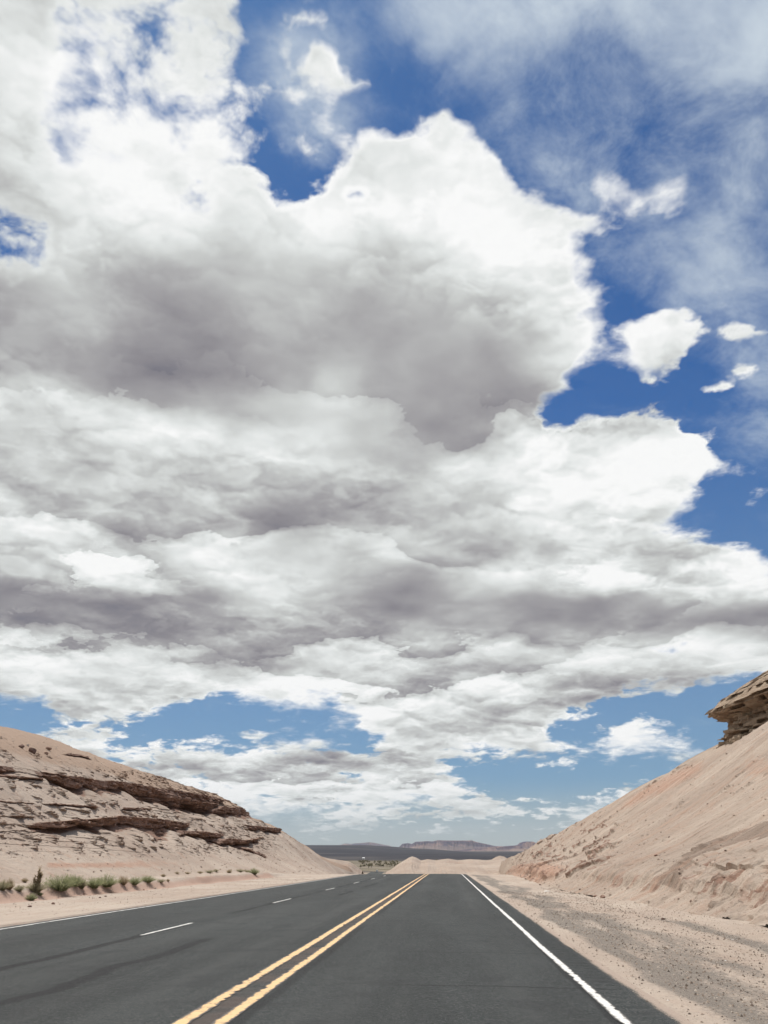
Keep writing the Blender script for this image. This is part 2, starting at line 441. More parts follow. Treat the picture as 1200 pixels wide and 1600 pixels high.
# ------------------------------------------------------------------ mesh helpers
def link(name, me, mat=None, parent=None):
    o = bpy.data.objects.new(name, me); C.collection.objects.link(o)
    if mat: me.materials.append(mat)
    if parent: o.parent = parent
    return o
def mesh_np(name, co, faces, smooth=True):
    me = bpy.data.meshes.new(name)
    co = np.asarray(co, np.float32); faces = np.asarray(faces, np.int32)
    me.vertices.add(len(co)); me.vertices.foreach_set('co', co.ravel())
    n = faces.shape[1]
    me.loops.add(faces.size); me.loops.foreach_set('vertex_index', faces.ravel())
    me.polygons.add(len(faces)); me.polygons.foreach_set('loop_start', np.arange(0, faces.size, n, dtype=np.int32))
    me.polygons.foreach_set('use_smooth', np.full(len(faces), smooth))
    me.update(calc_edges=True); me.validate()
    return me
def grid_mesh(name, X, Y, Z, attrs=None, flip=False, smooth=True):
    h, w = X.shape
    i = np.arange(h * w).reshape(h, w)
    f = np.stack([i[:-1, :-1], i[:-1, 1:], i[1:, 1:], i[1:, :-1]], -1).reshape(-1, 4)
    if flip: f = f[:, ::-1]
    me = mesh_np(name, np.stack([X, Y, Z], -1).reshape(-1, 3), f, smooth)
    for k, v in (attrs or {}).items():
        a = me.attributes.new(k, 'FLOAT', 'POINT'); a.data.foreach_set('value', np.ascontiguousarray(v, np.float32).ravel())
    return me
def tag(o, label=None, cat=None, group=None, kind=None):
    if label: o['label'] = label
    if cat: o['category'] = cat
    if group: o['group'] = group
    if kind: o['kind'] = kind
    return o
def empty(name, loc, rz=0):
    o = bpy.data.objects.new(name, None); C.collection.objects.link(o)
    o.location = loc; o.rotation_euler = (0, 0, rz); o.empty_display_size = 0.2
    return o

# ------------------------------------------------------------------ materials
def new_mat(name):
    m = bpy.data.materials.new(name); m.use_nodes = True
    S.nt = m.node_tree; S.nt.nodes.clear()
    return m
def attr(name):
    n = S.nt.nodes.new('ShaderNodeAttribute'); n.attribute_name = name; return S(n.outputs['Fac'])
def objco():
    n = S.nt.nodes.new('ShaderNodeTexCoord'); return S(n.outputs['Object'])
def vmul(v, t): return S(vmath('MULTIPLY', v, t).outputs[0])
def finish(col, rough=0.9, bump=None, spec=0.3, metallic=0.0):
    b = S.nt.nodes.new('ShaderNodeBsdfPrincipled')
    if isinstance(col, S): S.nt.links.new(col.s, b.inputs['Base Color'])
    else: b.inputs['Base Color'].default_value = (*col, 1)
    if isinstance(rough, S): S.nt.links.new(rough.s, b.inputs['Roughness'])
    else: b.inputs['Roughness'].default_value = rough
    b.inputs['Specular IOR Level'].default_value = spec
    b.inputs['Metallic'].default_value = metallic
    nrm = None
    for h, dist, st in (bump or []):
        n = S.nt.nodes.new('ShaderNodeBump'); n.inputs['Distance'].default_value = dist; n.inputs['Strength'].default_value = st
        S.nt.links.new(h.s, n.inputs['Height'])
        if nrm: S.nt.links.new(nrm, n.inputs['Normal'])
        nrm = n.outputs[0]
    if nrm: S.nt.links.new(nrm, b.inputs['Normal'])
    o = S.nt.nodes.new('ShaderNodeOutputMaterial'); S.nt.links.new(b.outputs[0], o.inputs[0])
def simple(name, col, rough=0.8, spec=0.3, var=0.15, sc=8.0, metallic=0.0):
    m = new_mat(name); p = objco()
    n = noise(p, sc, 5, 0.6)
    c = mix(n, tuple(q * (1 - var) for q in col), tuple(min(1, q * (1 + var)) for q in col))
    finish(c, rough, [(n, 0.01, 0.3)], spec, metallic)
    return m

SAND = (.43, .325, .26); PALE = (.52, .42, .345); BROWN = (.30, .185, .13); RED = (.40, .235, .165); DARK = (.19, .11, .08)
def sand_mat(name, streak=False):
    SAND = (.36, .285, .23) if streak else (.385, .30, .24); PALE = (.43, .35, .285) if streak else (.46, .375, .305)
    """attributes: rock (ledge stone), soil (brown top), red (red clay), grit (dark gravel)"""
    m = new_mat(name); p = objco()
    big = noise(p, 0.16, 5, 0.55); mid = noise(p, 1.1, 7, 0.62); fine = noise(p, 16, 6, 0.65); vf = noise(p, 70, 3, 0.6)
    c = mix(smooth(big, 0.35, 0.65), SAND, PALE)
    c = mix(smooth(mid, 0.52, 0.72) * 0.35, c, RED)
    red = smooth(attr('red') + (mid - 0.5) * 0.7, 0.35, 0.85)
    c = mix(red * 0.75, c, RED)
    soil = smooth(attr('soil') + (mid - 0.5) * 0.5, 0.35, 0.75)
    c = mix(soil * 0.8, c, (.36, .25, .18))
    rk = smooth(attr('rock') + (noise(vmul(p, (1, 1, 4.0)), 1.5, 7, 0.65) - 0.5) * 0.6, 0.35, 0.65)
    rc = mix(noise(vmul(p, (0.6, 0.6, 9.0)), 1.4, 6, 0.6), DARK, (.34, .225, .17))
    c = mix(rk, c, rc)
    gr = smooth(attr('grit') + (fine - 0.5) * 0.9, 0.4, 0.7)
    c = mix(gr * 0.85, c, mix(vf, (.10, .075, .06), (.36, .27, .21)))
    spk = smooth(voro(p, 5.5, 'F1'), 0.10, 0.17, 1.0, 0.0) * smooth(mid, 0.50, 0.56)
    c = mix(spk * 0.7, c, (.20, .13, .10))
    c = mix(1.0, c, lin(fine, 0.3, 0.7, 0.86, 1.12), 'MULTIPLY') if False else mix(smooth(fine, 0.3, 0.7) * 0.30, c, vscale(c, 0.68))
    bumps = [(mid, 0.35, 0.5), (fine, 0.035, 0.75), (vf, 0.008, 0.5)]
    if streak:
        # loose material that has run down the face
        sx, sy, sz = sep(p)
        st = noise(vec(sy * 1.4 + sz * 0.25, sz * 0.10, sx * 0.10), 1.0, 7, 0.62)
        c = mix(smooth(st, 0.50, 0.68) * 0.40, c, (.38, .235, .165))
        c = mix(smooth(st, 0.47, 0.30) * 0.35, c, (.62, .50, .41))
        bumps.append((st, 0.35, 0.6))
    finish(c, 0.95, bumps, 0.15)
    return m
M_sand = sand_mat('sandy slope', True)
M_rock = sand_mat('layered slope')

# ------------------------------------------------------------------ the lie of the land
GR = 0.0116
def zp(y):
    y = np.asarray(y, float)
    z = -GR * y
    g1 = np.clip(y - 84, 0, 50); z = z - 0.5 * (0.055 / 50) * g1 ** 2 - 0.055 * np.clip(y - 134, 0, 130)
    z = z + GR * np.clip(y - 134, 0, None) * 0
    g2 = np.clip(y - 264, 0, None)
    base = -GR * 264 - 0.5 * 0.055 * 50 - 0.055 * 130
    z = np.where(y > 264, base - 0.0666 * 60 * (1 - np.exp(-g2 / 60)), z)
    return z
XC = -2.15                                   # the double yellow line
def xoff(y):
    y = np.asarray(y, float)
    t = np.clip(y - 96, 0, None)
    return -38 * (1 - np.exp(-(t / 150) ** 2)) - 0.04 * np.clip(y - 300, 0, None) - 1.3 * np.clip(y - 715, 0, None)
def ledge_line(x, y):                         # pale bank along the left verge
    return 0.42 * sst(-x, 15.3, 16.1 + 0.9 * fbm(y * 0.22, 0 * y, None, 5, 3)) * sst(-y, -95, -70)
def ground(x, y):
    x = np.asarray(x, float); y = np.asarray(y, float)
    near = zp(y)
    xr = x - xoff(y)
    z = near + 0.0 * x
    # verges: sand lies a little over the pavement edges
    d = np.minimum(np.abs(xr - 1.97), np.abs(xr + 9.75))
    inside = (xr > -9.75 - 0.05 * fbm(y * 3, 0 * y, None, 3, 31)) & (xr < 1.97 + 0.10 * fbm(y * 2.2, 0 * y + 4, None, 4, 37))
    und = fbm(x * 0.5, y * 0.5, None, 5, 11) * 0.12 + fbm(x * 4, y * 4, None, 3, 17) * 0.03
    out = 0.012 + und * np.clip(d / 2.0, 0, 1) - 0.03 * np.clip(d, 0, 2)
    z = z + np.where(inside, -0.10, out)
    z = z + ledge_line(x, y)
    # shallow drain under the right hill
    z = z - 0.10 * np.exp(-((x - 5.8) / 0.6) ** 2) * sst(-y, -70, -30)
    # beyond the crest: broken badland, then the valley
    far = sst(y, 130, 260)
    z = z + far * fbm(x * 0.02, y * 0.02, None, 4, 19) * 5 * sst(-y, -1200, -500) * sst(np.abs(xr), 15, 40)
    # valley floor to the dark plain's brow
    z = z + 5.6 * sst(y, 1350, 1600) * (1 + 0.4 * fbm(x * 0.004, y * 0.002, None, 3, 23))
    rise = sst(y, 1500, 4200)
    brow = 33 - 17 * sst(x, -420, -130) - 15 * sst(x, -150, 150)
    z = z + rise * brow + rise * fbm(x * 0.002, y * 0.004, None, 4, 29) * 4
    z = z - 6 * sst(y, 5200, 9000)
    return z

def spaced(segs):
    out = []
    for a, b, s in segs:
        out += list(np.arange(a, b, s))
    return out
ys = list(np.arange(-60, 6, 1.5))
y = 6.0
while y < 240: ys.append(y); y += max(0.03, 0.0055 * y)
while y < 30000: ys.append(y); y *= 1.022
xs = spaced([(-9.4, 1.4, 0.9), (1.4, 2.5, 0.045), (2.5, 8.5, 0.09), (8.5, 16, 0.5), (16, 60, 2.2), (-9.7, -9.4, .1), (-10.1, -9.7, .05), (-14.8, -10.1, .16), (-19.5, -14.8, .10), (-30, -19.5, .7), (-64, -30, 2.2)])
v = 60.0
while v < 16000: xs.append(v); xs.append(-v - 4); v *= 1.06
xs = np.array(sorted(xs)); ys = np.array(ys)
Xg, Yg = np.meshgrid(xs, ys)
Xg = Xg + xoff(np.minimum(Yg, 400)) * sst(-np.abs(Xg), -200, -20)
Zg = ground(Xg, Yg)
xr = Xg - xoff(Yg)
pxc, pxr, _ = to_px(Xg, Yg, Zg)
grit = np.where((xr > 1.9) & (Yg < 90), 0.66 * sst(xr + 0.9 * fbm(Yg * .35, xr * .8, None, 3, 41), 2.2, 2.7) * sst(-xr + 1.4 * fbm(Yg * .3, xr * .7, None, 3, 43), -5.0, -3.7), 0) \
     + 0.30 * ((xr > 1.9) & (Yg < 90)) * sst(-xr, -3.4, -2)
grit = grit * (0.55 + 0.9 * (fbm(xr * 3.0, Yg * 0.35, None, 4, 47) + 0.4))
grit += 0.75 * np.exp(-((xr - 5.8 - 0.3 * fbm(Yg * .5, 0 * Yg, None, 3, 3)) / 0.45) ** 2) * sst(-Yg, -36, -18) * (xr > 3)
redg = 0.85 * np.exp(-((xr + 15.5) / 0.55) ** 2) * (Yg < 75)
redg += 0.4 * sst(xr, 9, 30) * (Yg < 200)
me = grid_mesh('ground', Xg, Yg, Zg, {'rock': 0 * Xg, 'soil': 0 * Xg, 'red': redg, 'grit': grit})
def ground_mat():
    m = new_mat('desert ground'); p = objco()
    px, py, pz = sep(p)
    big = noise(p, 0.14, 5, 0.55); mid = noise(p, 0.9, 7, 0.62); fine = noise(p, 14, 7, 0.68); vf = noise(p, 60, 4, 0.6)
    trk = noise(vmul(p, (1.0, 0.09, 1.0)), 2.6, 7, 0.62)
    c = mix(smooth(big, 0.35, 0.65), (.40, .32, .26), (.48, .40, .33))
    c = mix(smooth(mid, 0.5, 0.7) * 0.3, c, (.42, .29, .22))
    c = mix(smooth(trk, 0.50, 0.66) * 0.35, c, (.36, .27, .21))
    c = mix(smooth(attr('red') + (mid - .5) * .5, 0.3, 0.8) * 0.7, c, (.42, .265, .20))
    gr = smooth(attr('grit') * 0.95 + (fine - 0.5) * 0.75 + (trk - 0.5) * 0.55, 0.34, 0.66)
    c = mix(gr * 0.86, c, mix(smooth(vf, 0.3, 0.7), (.085, .077, .069), (.30, .26, .22)))
    st = voro(p, 22, 'F1', 1)
    cell = voro(p, 22, 'F1', 0)
    sx, sy, sz = sep(st)
    c = mix(smooth(cell, 0.25, 0.32, 1.0, 0.0) * smooth(sx, 0.72, 0.76) * 0.7, c, mix(sy, (.10, .075, .06), (.55, .44, .36)))
    # far valley: olive scrub flats, then the dark plain
    fld = noise(vec(px * 0.004, py * 0.012, 0.0), 1.0, 6, 0.6)
    fl = ramp(fld, [(0.30, (.07, .055, .035)), (0.45, (.13, .105, .07)), (0.52, (.24, .20, .15)), (0.60, (.12, .10, .055)), (0.75, (.30, .25, .19))])
    c = mix(smooth(py, 520, 800), c, fl)
    drk = noise(vec(px * 0.0022, py * 0.0045, 0.0), 1.0, 7, 0.62)
    dk = ramp(drk, [(0.30, (.012, .012, .018)), (0.50, (.025, .024, .032)), (0.62, (.055, .050, .052)), (0.75, (.12, .10, .09))])
    c = mix(smooth(py + (drk - .5) * 300, 1330, 1480), c, dk)
    c = mix(smooth(fine, 0.3, 0.7) * 0.28, c, vscale(c, 0.66))
    finish(c, 0.95, [(mid, 0.10, 0.5), (fine, 0.03, 0.8), (vf, 0.01, 0.6), (smooth(cell, 0.1, 0.4, 1, 0), 0.012, 0.7)], 0.15)
    return m
g = link('ground', me, ground_mat()); tag(g, kind='structure')

# ------------------------------------------------------------------ road
def rumble(x, y):
    """milled grooves across the centre line and on the right shoulder"""
    def band(c, w): return sst(-np.abs(x - c), -w, -w + 0.03)
    gr = 0.5 - 0.5 * np.cos(2 * np.pi * y / 0.30)
    gr = sst(gr, 0.25, 0.85)
    fade = sst(-y, -60, -35)
    return -0.005 * gr * band(XC, 0.17) * fade - 0.007 * gr * band(1.76, 0.14) * fade
def road_z(x, y):
    xr = x - xoff(y)
    crown = -0.010 * np.clip(np.abs(xr - XC) - 2, 0, None)
    lay = 0.016 * fbm(x * 0.35, y * 0.22, None, 3, 51)
    return zp(y) + 0.035 + crown + lay * 0.8 + rumble(xr, y)
rxs = np.array(sorted(spaced([(-9.95, -2.75, 0.36), (-2.75, -2.45, .1), (-2.45, -1.85, 0.02), (-1.85, 1.55, .34), (1.55, 2.10, .03)]) + [2.10]))
rys = list(np.arange(-40, 5, 1.5)); y = 5.0
while y < 125: rys.append(y); y += 0.036 if y < 15 else (0.06 if y < 38 else 0.5)
while y < 860: rys.append(y); y += 4
rys = np.array(rys)
Xr, Yr = np.meshgrid(rxs, rys); Xw = Xr + xoff(Yr)
Zr = road_z(Xw, Yr)
me = grid_mesh('road', Xw, Yr, Zr, {'lat': Xr})
def road_mat():
    m = new_mat('asphalt'); p = objco(); px, py, pz = sep(p); x = attr('lat')
    fine = noise(p, 55, 5, 0.7); agg = voro(p, 95, 'F1', 1); ag, ag2, _ = sep(agg)
    mid = noise(p, 1.3, 6, 0.6); lng = noise(vmul(p, (1.0, 0.045, 1)), 1.6, 6, 0.6)
    grn = noise(p, 17, 4, 0.7)
    c = mix(smooth(fine * .6 + grn * .5, .42, .68), (.011, .0152, .0152), (.038, .041, .040))
    c = mix(smooth(ag, 0.80, 0.95) * 0.55, c, (.13, .125, .12))
    pat = noise(vmul(p, (1.0, 0.16, 1)), 0.55, 5, 0.6)
    c = mix(smooth(pat, 0.42, 0.62) * 0.7, c, vscale(c, 1.5))
    def track(c0, w): return smooth(m_('ABSOLUTE', x - c0), 0.0, w, 1.0, 0.0)
    tr = track(-1.25, .55) + track(0.75, .55) + track(-3.1, .5) + track(-4.9, .5) + track(-6.9, .5) + track(-8.6, .5)
    c = mix(tr * lin(lng, .35, .65, .10, .60), c, (.055, .058, .056))
    c = mix(smooth(lng, 0.50, 0.66) * 0.35, c, (.056, .058, .056))
    c = mix(smooth(mid, 0.50, 0.66) * 0.45, c, (.024, .025, .026))
    wob = (noise(vec(0.0, py, 0.0), 0.5, 5, 0.65) - 0.5)
    wob2 = (noise(vec(0.0, py, 9.0), 0.16, 4, 0.6) - 0.5)
    tar = (.011, .011, .012)
    def seam(c0, w, amp, gate):
        return smooth(m_('ABSOLUTE', x - c0 - wob * amp - wob2 * amp), w * 0.4, w, 1.0, 0.0) * gate
    gate1 = smooth(noise(vec(0.0, py, 3.0), 0.10, 3, 0.5), 0.40, 0.50)
    gate2 = smooth(noise(vec(0.0, py, 5.0), 0.13, 3, 0.5), 0.48, 0.54)
    c = mix(seam(-5.82, 0.16, 0.30, gate1) * 0.9, c, tar)
    c = mix(seam(-4.35, 0.17, 0.65, gate2) * 0.8, c, tar)
    c = mix(seam(1.45, 0.07, 0.12, gate2) * 0.7, c, tar)
    c = mix(seam(-1.84, 0.09, 0.10, gate1) * 0.6, c, tar)
    # transverse sealed cracks
    wx_ = (noise(vec(px, 0.0, 1.0), 1.3, 5, 0.65) - 0.5)
    for y0, x0, x1, k in ((10.1, -0.7, 1.9, .75), (13.6, -1.6, 2.0, .45), (19.4, -1.9, 1.9, .35), (29.0, -6.5, 1.5, .35), (9.0, -6.0, -3.6, .25)):
        ln = smooth(m_('ABSOLUTE', py - y0 - wx_ * 0.30), 0.008 + y0 * .0006, 0.04 + y0 * .0016, 1.0, 0.0)
        c = mix(ln * smooth(px, x0, x0 + .4) * smooth(px, x1, x1 - .3) * k, c, tar)
    # dark rubber in the milled strip, dust blown in from the verge
    c = mix(smooth(m_('ABSOLUTE', x - XC), 0.05, 0.22, 0.75, 0.0) * smooth(mid, .3, .6), c, mix(fine, (.03, .024, .022), (.16, .12, .10)))
    dust = smooth(x + (mid - .5) * .16 + (fine - .5) * .2, 1.95, 2.02)
    dustl = smooth(x + (mid - .5) * .3, -9.55, -9.9)
    c = mix((dust + dustl) * 0.8, c, (.46, .36, .29))
    rough = lin(fine, 0.3, 0.7, 0.72, 0.92)
    finish(c, rough, [(mid, .02, .3), (fine, 0.008, 1.0), (ag, 0.005, 0.7)], 0.22)
    return m
o = link('road', me, road_mat()); tag(o, kind='structure')

def paint_mat(name, col):
    m = new_mat(name); p = objco()
    n = noise(p, 9, 8, 0.7); f = noise(p, 45, 5, 0.7); e = attr('edge')
    worn = smooth(n * 0.75 + f * 0.55 + e * 0.34, 0.70, 0.84)
    c = mix(f, tuple(q * .84 for q in col), col)
    c = mix(smooth(noise(p, 3, 5, .6), .45, .75) * .3, c, tuple(q * .72 for q in col))
    c = mix(worn, c, (.075, .07, .066))
    finish(c, 0.7, [(f, .003, .6)], 0.3)
    return m
M_yel = paint_mat('yellow road paint', (.80, .52, .26)); M_wht = paint_mat('white road paint', (.76, .74, .70))
def stripe(name, xc, w, y0, y1, mat, ragged=0.015, seed=0, step=None, xj=0):
    ysl = []; y = y0
    while y < y1:
        ysl.append(y); y += step or (0.03 if y < 22 else 0.09 if y < 45 else 0.6)
    ysl.append(y1); yv = np.array(ysl)
    lf = np.linspace(-1, 1, 9)[None, :]
    ed = w / 2 + ragged * 2.2 * fbm(yv * 5.2, 0 * yv + seed, None, 4, 61 + seed, 0.75)
    ed2 = w / 2 + ragged * 2.2 * fbm(yv * 3.2, 0 * yv + seed + 9, None, 4, 67 + seed, 0.75)
    chip = lambda q: 0.30 * w * sst(fbm(yv * 2.6, 0 * yv + seed + q, None, 4, 91 + seed, .7), .10, .14) * vn(yv * 9, 0 * yv + q, None, 93)
    ed = ed - chip(1); ed2 = ed2 - chip(5)
    ctr = xj * fbm(yv * 0.12, 0 * yv, None, 3, 71 + seed)
    lat = np.where(lf < 0, lf * ed[:, None], lf * ed2[:, None]) + xc + ctr[:, None]
    Y = yv[:, None] + 0 * lat
    # the road's own ripple carries the stripe
    X = lat + xoff(Y)
    Z = road_z(X, Y) + 0.005
    # half as deep in the grooves' edges so the sheet never dips under the mesh below
    E = np.abs(lf) ** 3 + 0 * lat
    o = link(name, grid_mesh(name, X, Y, Z, {'edge': E}), mat)
    return tag(o, kind='structure')
stripe('centre_line', XC - 0.165, 0.15, -30, 300, M_yel, 0.005, 1, xj=.02)
stripe('centre_line', XC + 0.165, 0.15, -30, 300, M_yel, 0.005, 2, xj=.02)
stripe('edge_line', 1.50, 0.125, -30, 300, M_wht, 0.006, 3, xj=.05)
stripe('edge_line', -9.42, 0.12, -30, 300, M_wht, 0.006, 4, xj=.05)
y0 = 16.2
for k in range(-1, 18):
    stripe('lane_dash', -5.82, 0.11, y0 + 12.2 * k, y0 + 12.2 * k + 3.2, M_wht, 0.006, 5 + k)

# ------------------------------------------------------------------ left hill
def interp(tab, v):
    a = np.array(tab, float); return np.interp(v, a[:, 0], a[:, 1])
def ridge_tab(pts):
    q = sorted([at_x(c, r, x) for c, r, x in pts], key=lambda t: t[1])
    return [(t[1], t[0]) for t in q], [(t[1], t[2]) for t in q]
rx, rz = ridge_tab([(0, 1135, -36), (60, 1148, -36), (150, 1180, -36), (250, 1215, -36), (330, 1240, -35.5), (370, 1262, -34), (400, 1276, -33), (440, 1300, -30), (480, 1326, -27.5), (520, 1346, -24), (555, 1358, -20)])
LS = 0.4
def pl(pts): return np.array([(c * LS, 1100 + r * LS) for c, r in pts])
# ledges: top edge in the view, thickness (px), how far they stand out (m)
LEDGES = [
 (pl([(-60,235),(0,240),(100,255),(180,270),(200,275),(280,285),(400,300),(470,305),(560,320),(640,330),(720,350),(800,360),(850,375)]), [(0,11),(70,7),(84,14),(112,20),(160,18),(200,14),(240,18),(280,24),(340,34)], [(0,.30),(60,.20),(80,.5),(120,.7),(180,.6),(240,.9),(300,1.3),(338,1.8),(343,0)]),
 (pl([(640,345),(720,372),(850,398),(950,410),(1020,420),(1050,440)]), [(256,10),(340,16),(420,12)], [(250,0),(262,.5),(340,1.0),(400,.9),(418,.5),(424,0)]),
 (pl([(100,467),(170,462),(250,452),(400,442),(480,437),(600,450),(700,462),(760,470)]), [(40,6),(80,14),(160,19),(240,17),(300,12)], [(38,0),(60,.3),(100,.8),(180,1.0),(250,.8),(290,.5),(306,0)]),
 (pl([(540,355),(640,370),(720,392),(800,420)]), [(216,6),(320,9)], [(214,0),(230,.4),(300,.6),(322,0)]),
 (pl([(160,387),(260,392),(370,402)]), [(60,3),(150,4)], [(62,0),(76,.35),(140,.3),(152,0)]),
 (pl([(465,403),(560,408)]), [(180,6),(225,5)], [(184,0),(192,.5),(220,.4),(228,0)]),
 (pl([(590,500),(640,485),(665,490)]), [(236,14),(268,16)], [(236,0),(246,.9),(260,1.2),(267,.3),(269,0)]),
 (pl([(690,492),(760,497),(860,507)]), [(276,9),(345,12)], [(276,0),(290,.6),(340,1.1),(345,0)]),
 (pl([(800,515),(860,525),(940,532),(1020,520)]), [(320,8),(345,11),(400,10)], [(322,0),(345,.9),(390,.9),(412,0)]),
 (pl([(940,555),(1040,597)]), [(376,3.5),(416,3.5)], [(374,0),(382,.5),(412,.5),(417,0)]),
 (pl([(950,470),(1000,478),(1095,488)]), [(380,7),(436,8)], [(380,0),(392,.6),(430,.9),(438,.6),(441,0)]),
 (pl([(0,375),(60,380),(130,384)]), [(0,2.5),(50,2.5)], [(0,.22),(48,.2),(54,0)]),
 (pl([(0,432),(150,440)]), [(0,2.5),(60,2.5)], [(0,.22),(50,.2),(60,0)]),
 (pl([(0,492),(90,490),(230,492)]), [(0,3),(90,4)], [(0,.15),(40,.3),(80,.3),(92,0)]),
 (pl([(0,270),(80,285),(170,292)]), [(0,4),(68,4)], [(0,.3),(60,.4),(70,0)]),
 (pl([(240,190),(300,200),(350,215)]), [(95,3),(140,3)], [(94,0),(104,.3),(134,.3),(142,0)]),
 (pl([(780,312),(860,335)]), [(310,3),(345,3)], [(306,0),(318,.5),(340,.5),(346,0)]),
]
yl = np.concatenate([np.arange(-25, 18, 1.0), np.arange(18, 182, 0.125)])
tl = np.concatenate([np.linspace(0, 1, 520), 1 + np.linspace(0.01, 1, 24)])
Tn, Yn = np.meshgrid(tl, yl)
rX, rZ = interp(rx, Yn), interp(rz, Yn)
near = Yn < rx[0][0]
rZ = rZ + 0.25 * fbm(Yn * 0.25, 0 * Yn, None, 4, 81)
fX = -18.3 + 1.6 * sst(Yn, 60, 110) - 1.5 * sst(Yn, 150, 180) + 0.5 * fbm(Yn * 0.15, 0 * Yn, None, 3, 83)
fZ = zp(Yn) - 0.15 + 0.40 * sst(-Yn, -92, -70)
t = np.clip(Tn, 0, 1)
ft = t - 0.055 * np.sin(2 * np.pi * t)
Xn = fX + (rX - fX) * t; Zn = fZ + (rZ - fZ) * ft
ov = np.clip(Tn - 1, 0, 1)
Xn = Xn - ov * 34; Zn = Zn - ov * 1.0 - ov ** 2 * 14 * sst(Yn, 60, 150) - 1.5 * ov
pc_, pr_, pz_ = to_px(Xn, Yn, Zn)
big = fbm(Yn * 0.09, Zn * 0.25, Xn * .09, 3, 85)
disp = 1.1 * big * sst(t, 0.03, 0.25)
disp = disp + 0.30 * fbm(Yn * 0.6, Zn * 1.0, Xn * .3, 4, 87) * sst(t, 0.02, 0.2)
rock = np.zeros_like(Xn)
zs = Zn + 0.02 * Yn                                   # bedding dips a little
lay = np.floor(zs / 0.16 + 1.6 * fbm(Yn * .12, 0 * Yn, None, 2, 88))
layn = hash3(lay, np.floor(0 * Yn), 0 * lay, 5)
blk = hash3(np.floor(Yn * 0.75 + layn * 40 + 1.5 * fbm(Yn * .5, Zn, None, 2, 92)), lay, 0 * lay, 89)
blk2 = hash3(np.floor(Yn * 2.1 + layn * 80), lay, 0 * lay, 90)
jit = 3.2 * fbm(Yn * 0.45, 0 * Yn, None, 4, 91)
for k, (tp, th, pr) in enumerate(LEDGES):
    top = np.interp(pc_, tp[:, 0], tp[:, 1]) + jit * np.clip(interp(th, pc_) / 14, .35, 1.0) + 1.2 * fbm(Yn * 2.2, 0 * Yn, None, 3, 93 + k)
    thk = 0.62 * interp(th, pc_) * (0.7 + 0.7 * vn(Yn * 0.7, 0 * Yn + k, None, 95)); p = interp(pr, pc_)
    p = np.where((pc_ < tp[0, 0] - 8) | (pc_ > tp[-1, 0] + 8), 0, p)
    brk = sst(vn(Yn * 0.45, 0 * Yn + 3 * k, None, 97), 0.20, 0.42)
    p = 0.72 * p * (0.45 + 0.55 * brk)
    w = (pr_ - top) / np.maximum(thk, 1)
    dz = thk * pz_ / F
    Dn = dz / 0.58
    on = (w >= 0) & (w < 1)
    rough = (blk - .5) * 0.6 + (blk2 - .5) * 0.30 + (layn - .5) * 0.5
    front = p * (1.0 + rough) - Dn * w * 0.9 * sst(p, 0, .3)
    rec = 1.6
    below = (w >= 1) & (w < 1 + rec)
    under = -(Dn * 0.75 + p * 0.55) * (1 - sst(w, 1.0, 1 + rec)) * sst(p, 0, .3)
    above = (w < 0) & (w > -0.8)
    disp = disp + np.where(on, front, 0) + np.where(below, under, 0) + np.where(above, p * 0.25 * sst(w, -0.8, 0), 0)
    rock = np.maximum(rock, np.where(on | (below & (w < 1.7)), sst(p, 0.03, .25), 0) * np.where(on, 1, .75))
# crumbling lumps between the ledges
zone = sst(pr_, 1190, 1215) * sst(-pr_, -1345, -1322) * sst(-pc_, -445, -400) * (Tn <= 1)
lump = np.clip(fbm(Yn * 1.1, Zn * 3.4, None, 4, 99, .6) - 0.06, 0, None)
disp = disp + zone * lump * 1.6 + zone * (layn - .5) * 0.16 * sst(fbm(Yn * .2, Zn * .6, None, 3, 101), -.05, .12)
rock = np.maximum(rock, zone * sst(lump, 0.12, 0.22) * 0.6)
upper = sst(-pr_, -1196, -1182) * (pc_ < 170) * sst(fbm(Yn * .2, Zn * .4, None, 3, 106), .0, .1)
disp = disp + upper * np.clip(fbm(Yn * 1.6, Zn * 2.6, None, 4, 103, .6) - .08, 0, None) * 1.4
disp = np.where(Tn > 1, disp * np.exp(-ov * 6), disp)
soil = (0.62 * sst(t, 0.60, 0.72) + .5 * sst(t, .78, .86)) * (0.7 + 0.6 * vn(Yn * .3, Zn, None, 105)) + 0.25 * sst(t, .6, .75)
redl = 0.75 * np.exp(-((pr_ - 1352) / 7) ** 2) * sst(pc_, 60, 80) * sst(-pc_, -360, -160) + .35 * upper
lowr = np.exp(-((pr_ - 1340) / 10.) ** 2) * (pc_ > 180) * .35
Zn = Zn + 0.05 * fbm(Yn * 3, Xn * 3, None, 3, 107)
me = grid_mesh('rock_hill', Xn + disp, Yn - 0.25 * np.clip(disp, 0, 3) * (rock > 0), Zn, {'rock': rock, 'soil': soil, 'red': redl + lowr, 'grit': 0 * Xn}, flip=True, smooth=False)
o = link('hill', me, M_rock); tag(o, kind='structure')

HL = (Xn + disp, Yn, Zn, pc_, pr_, t)
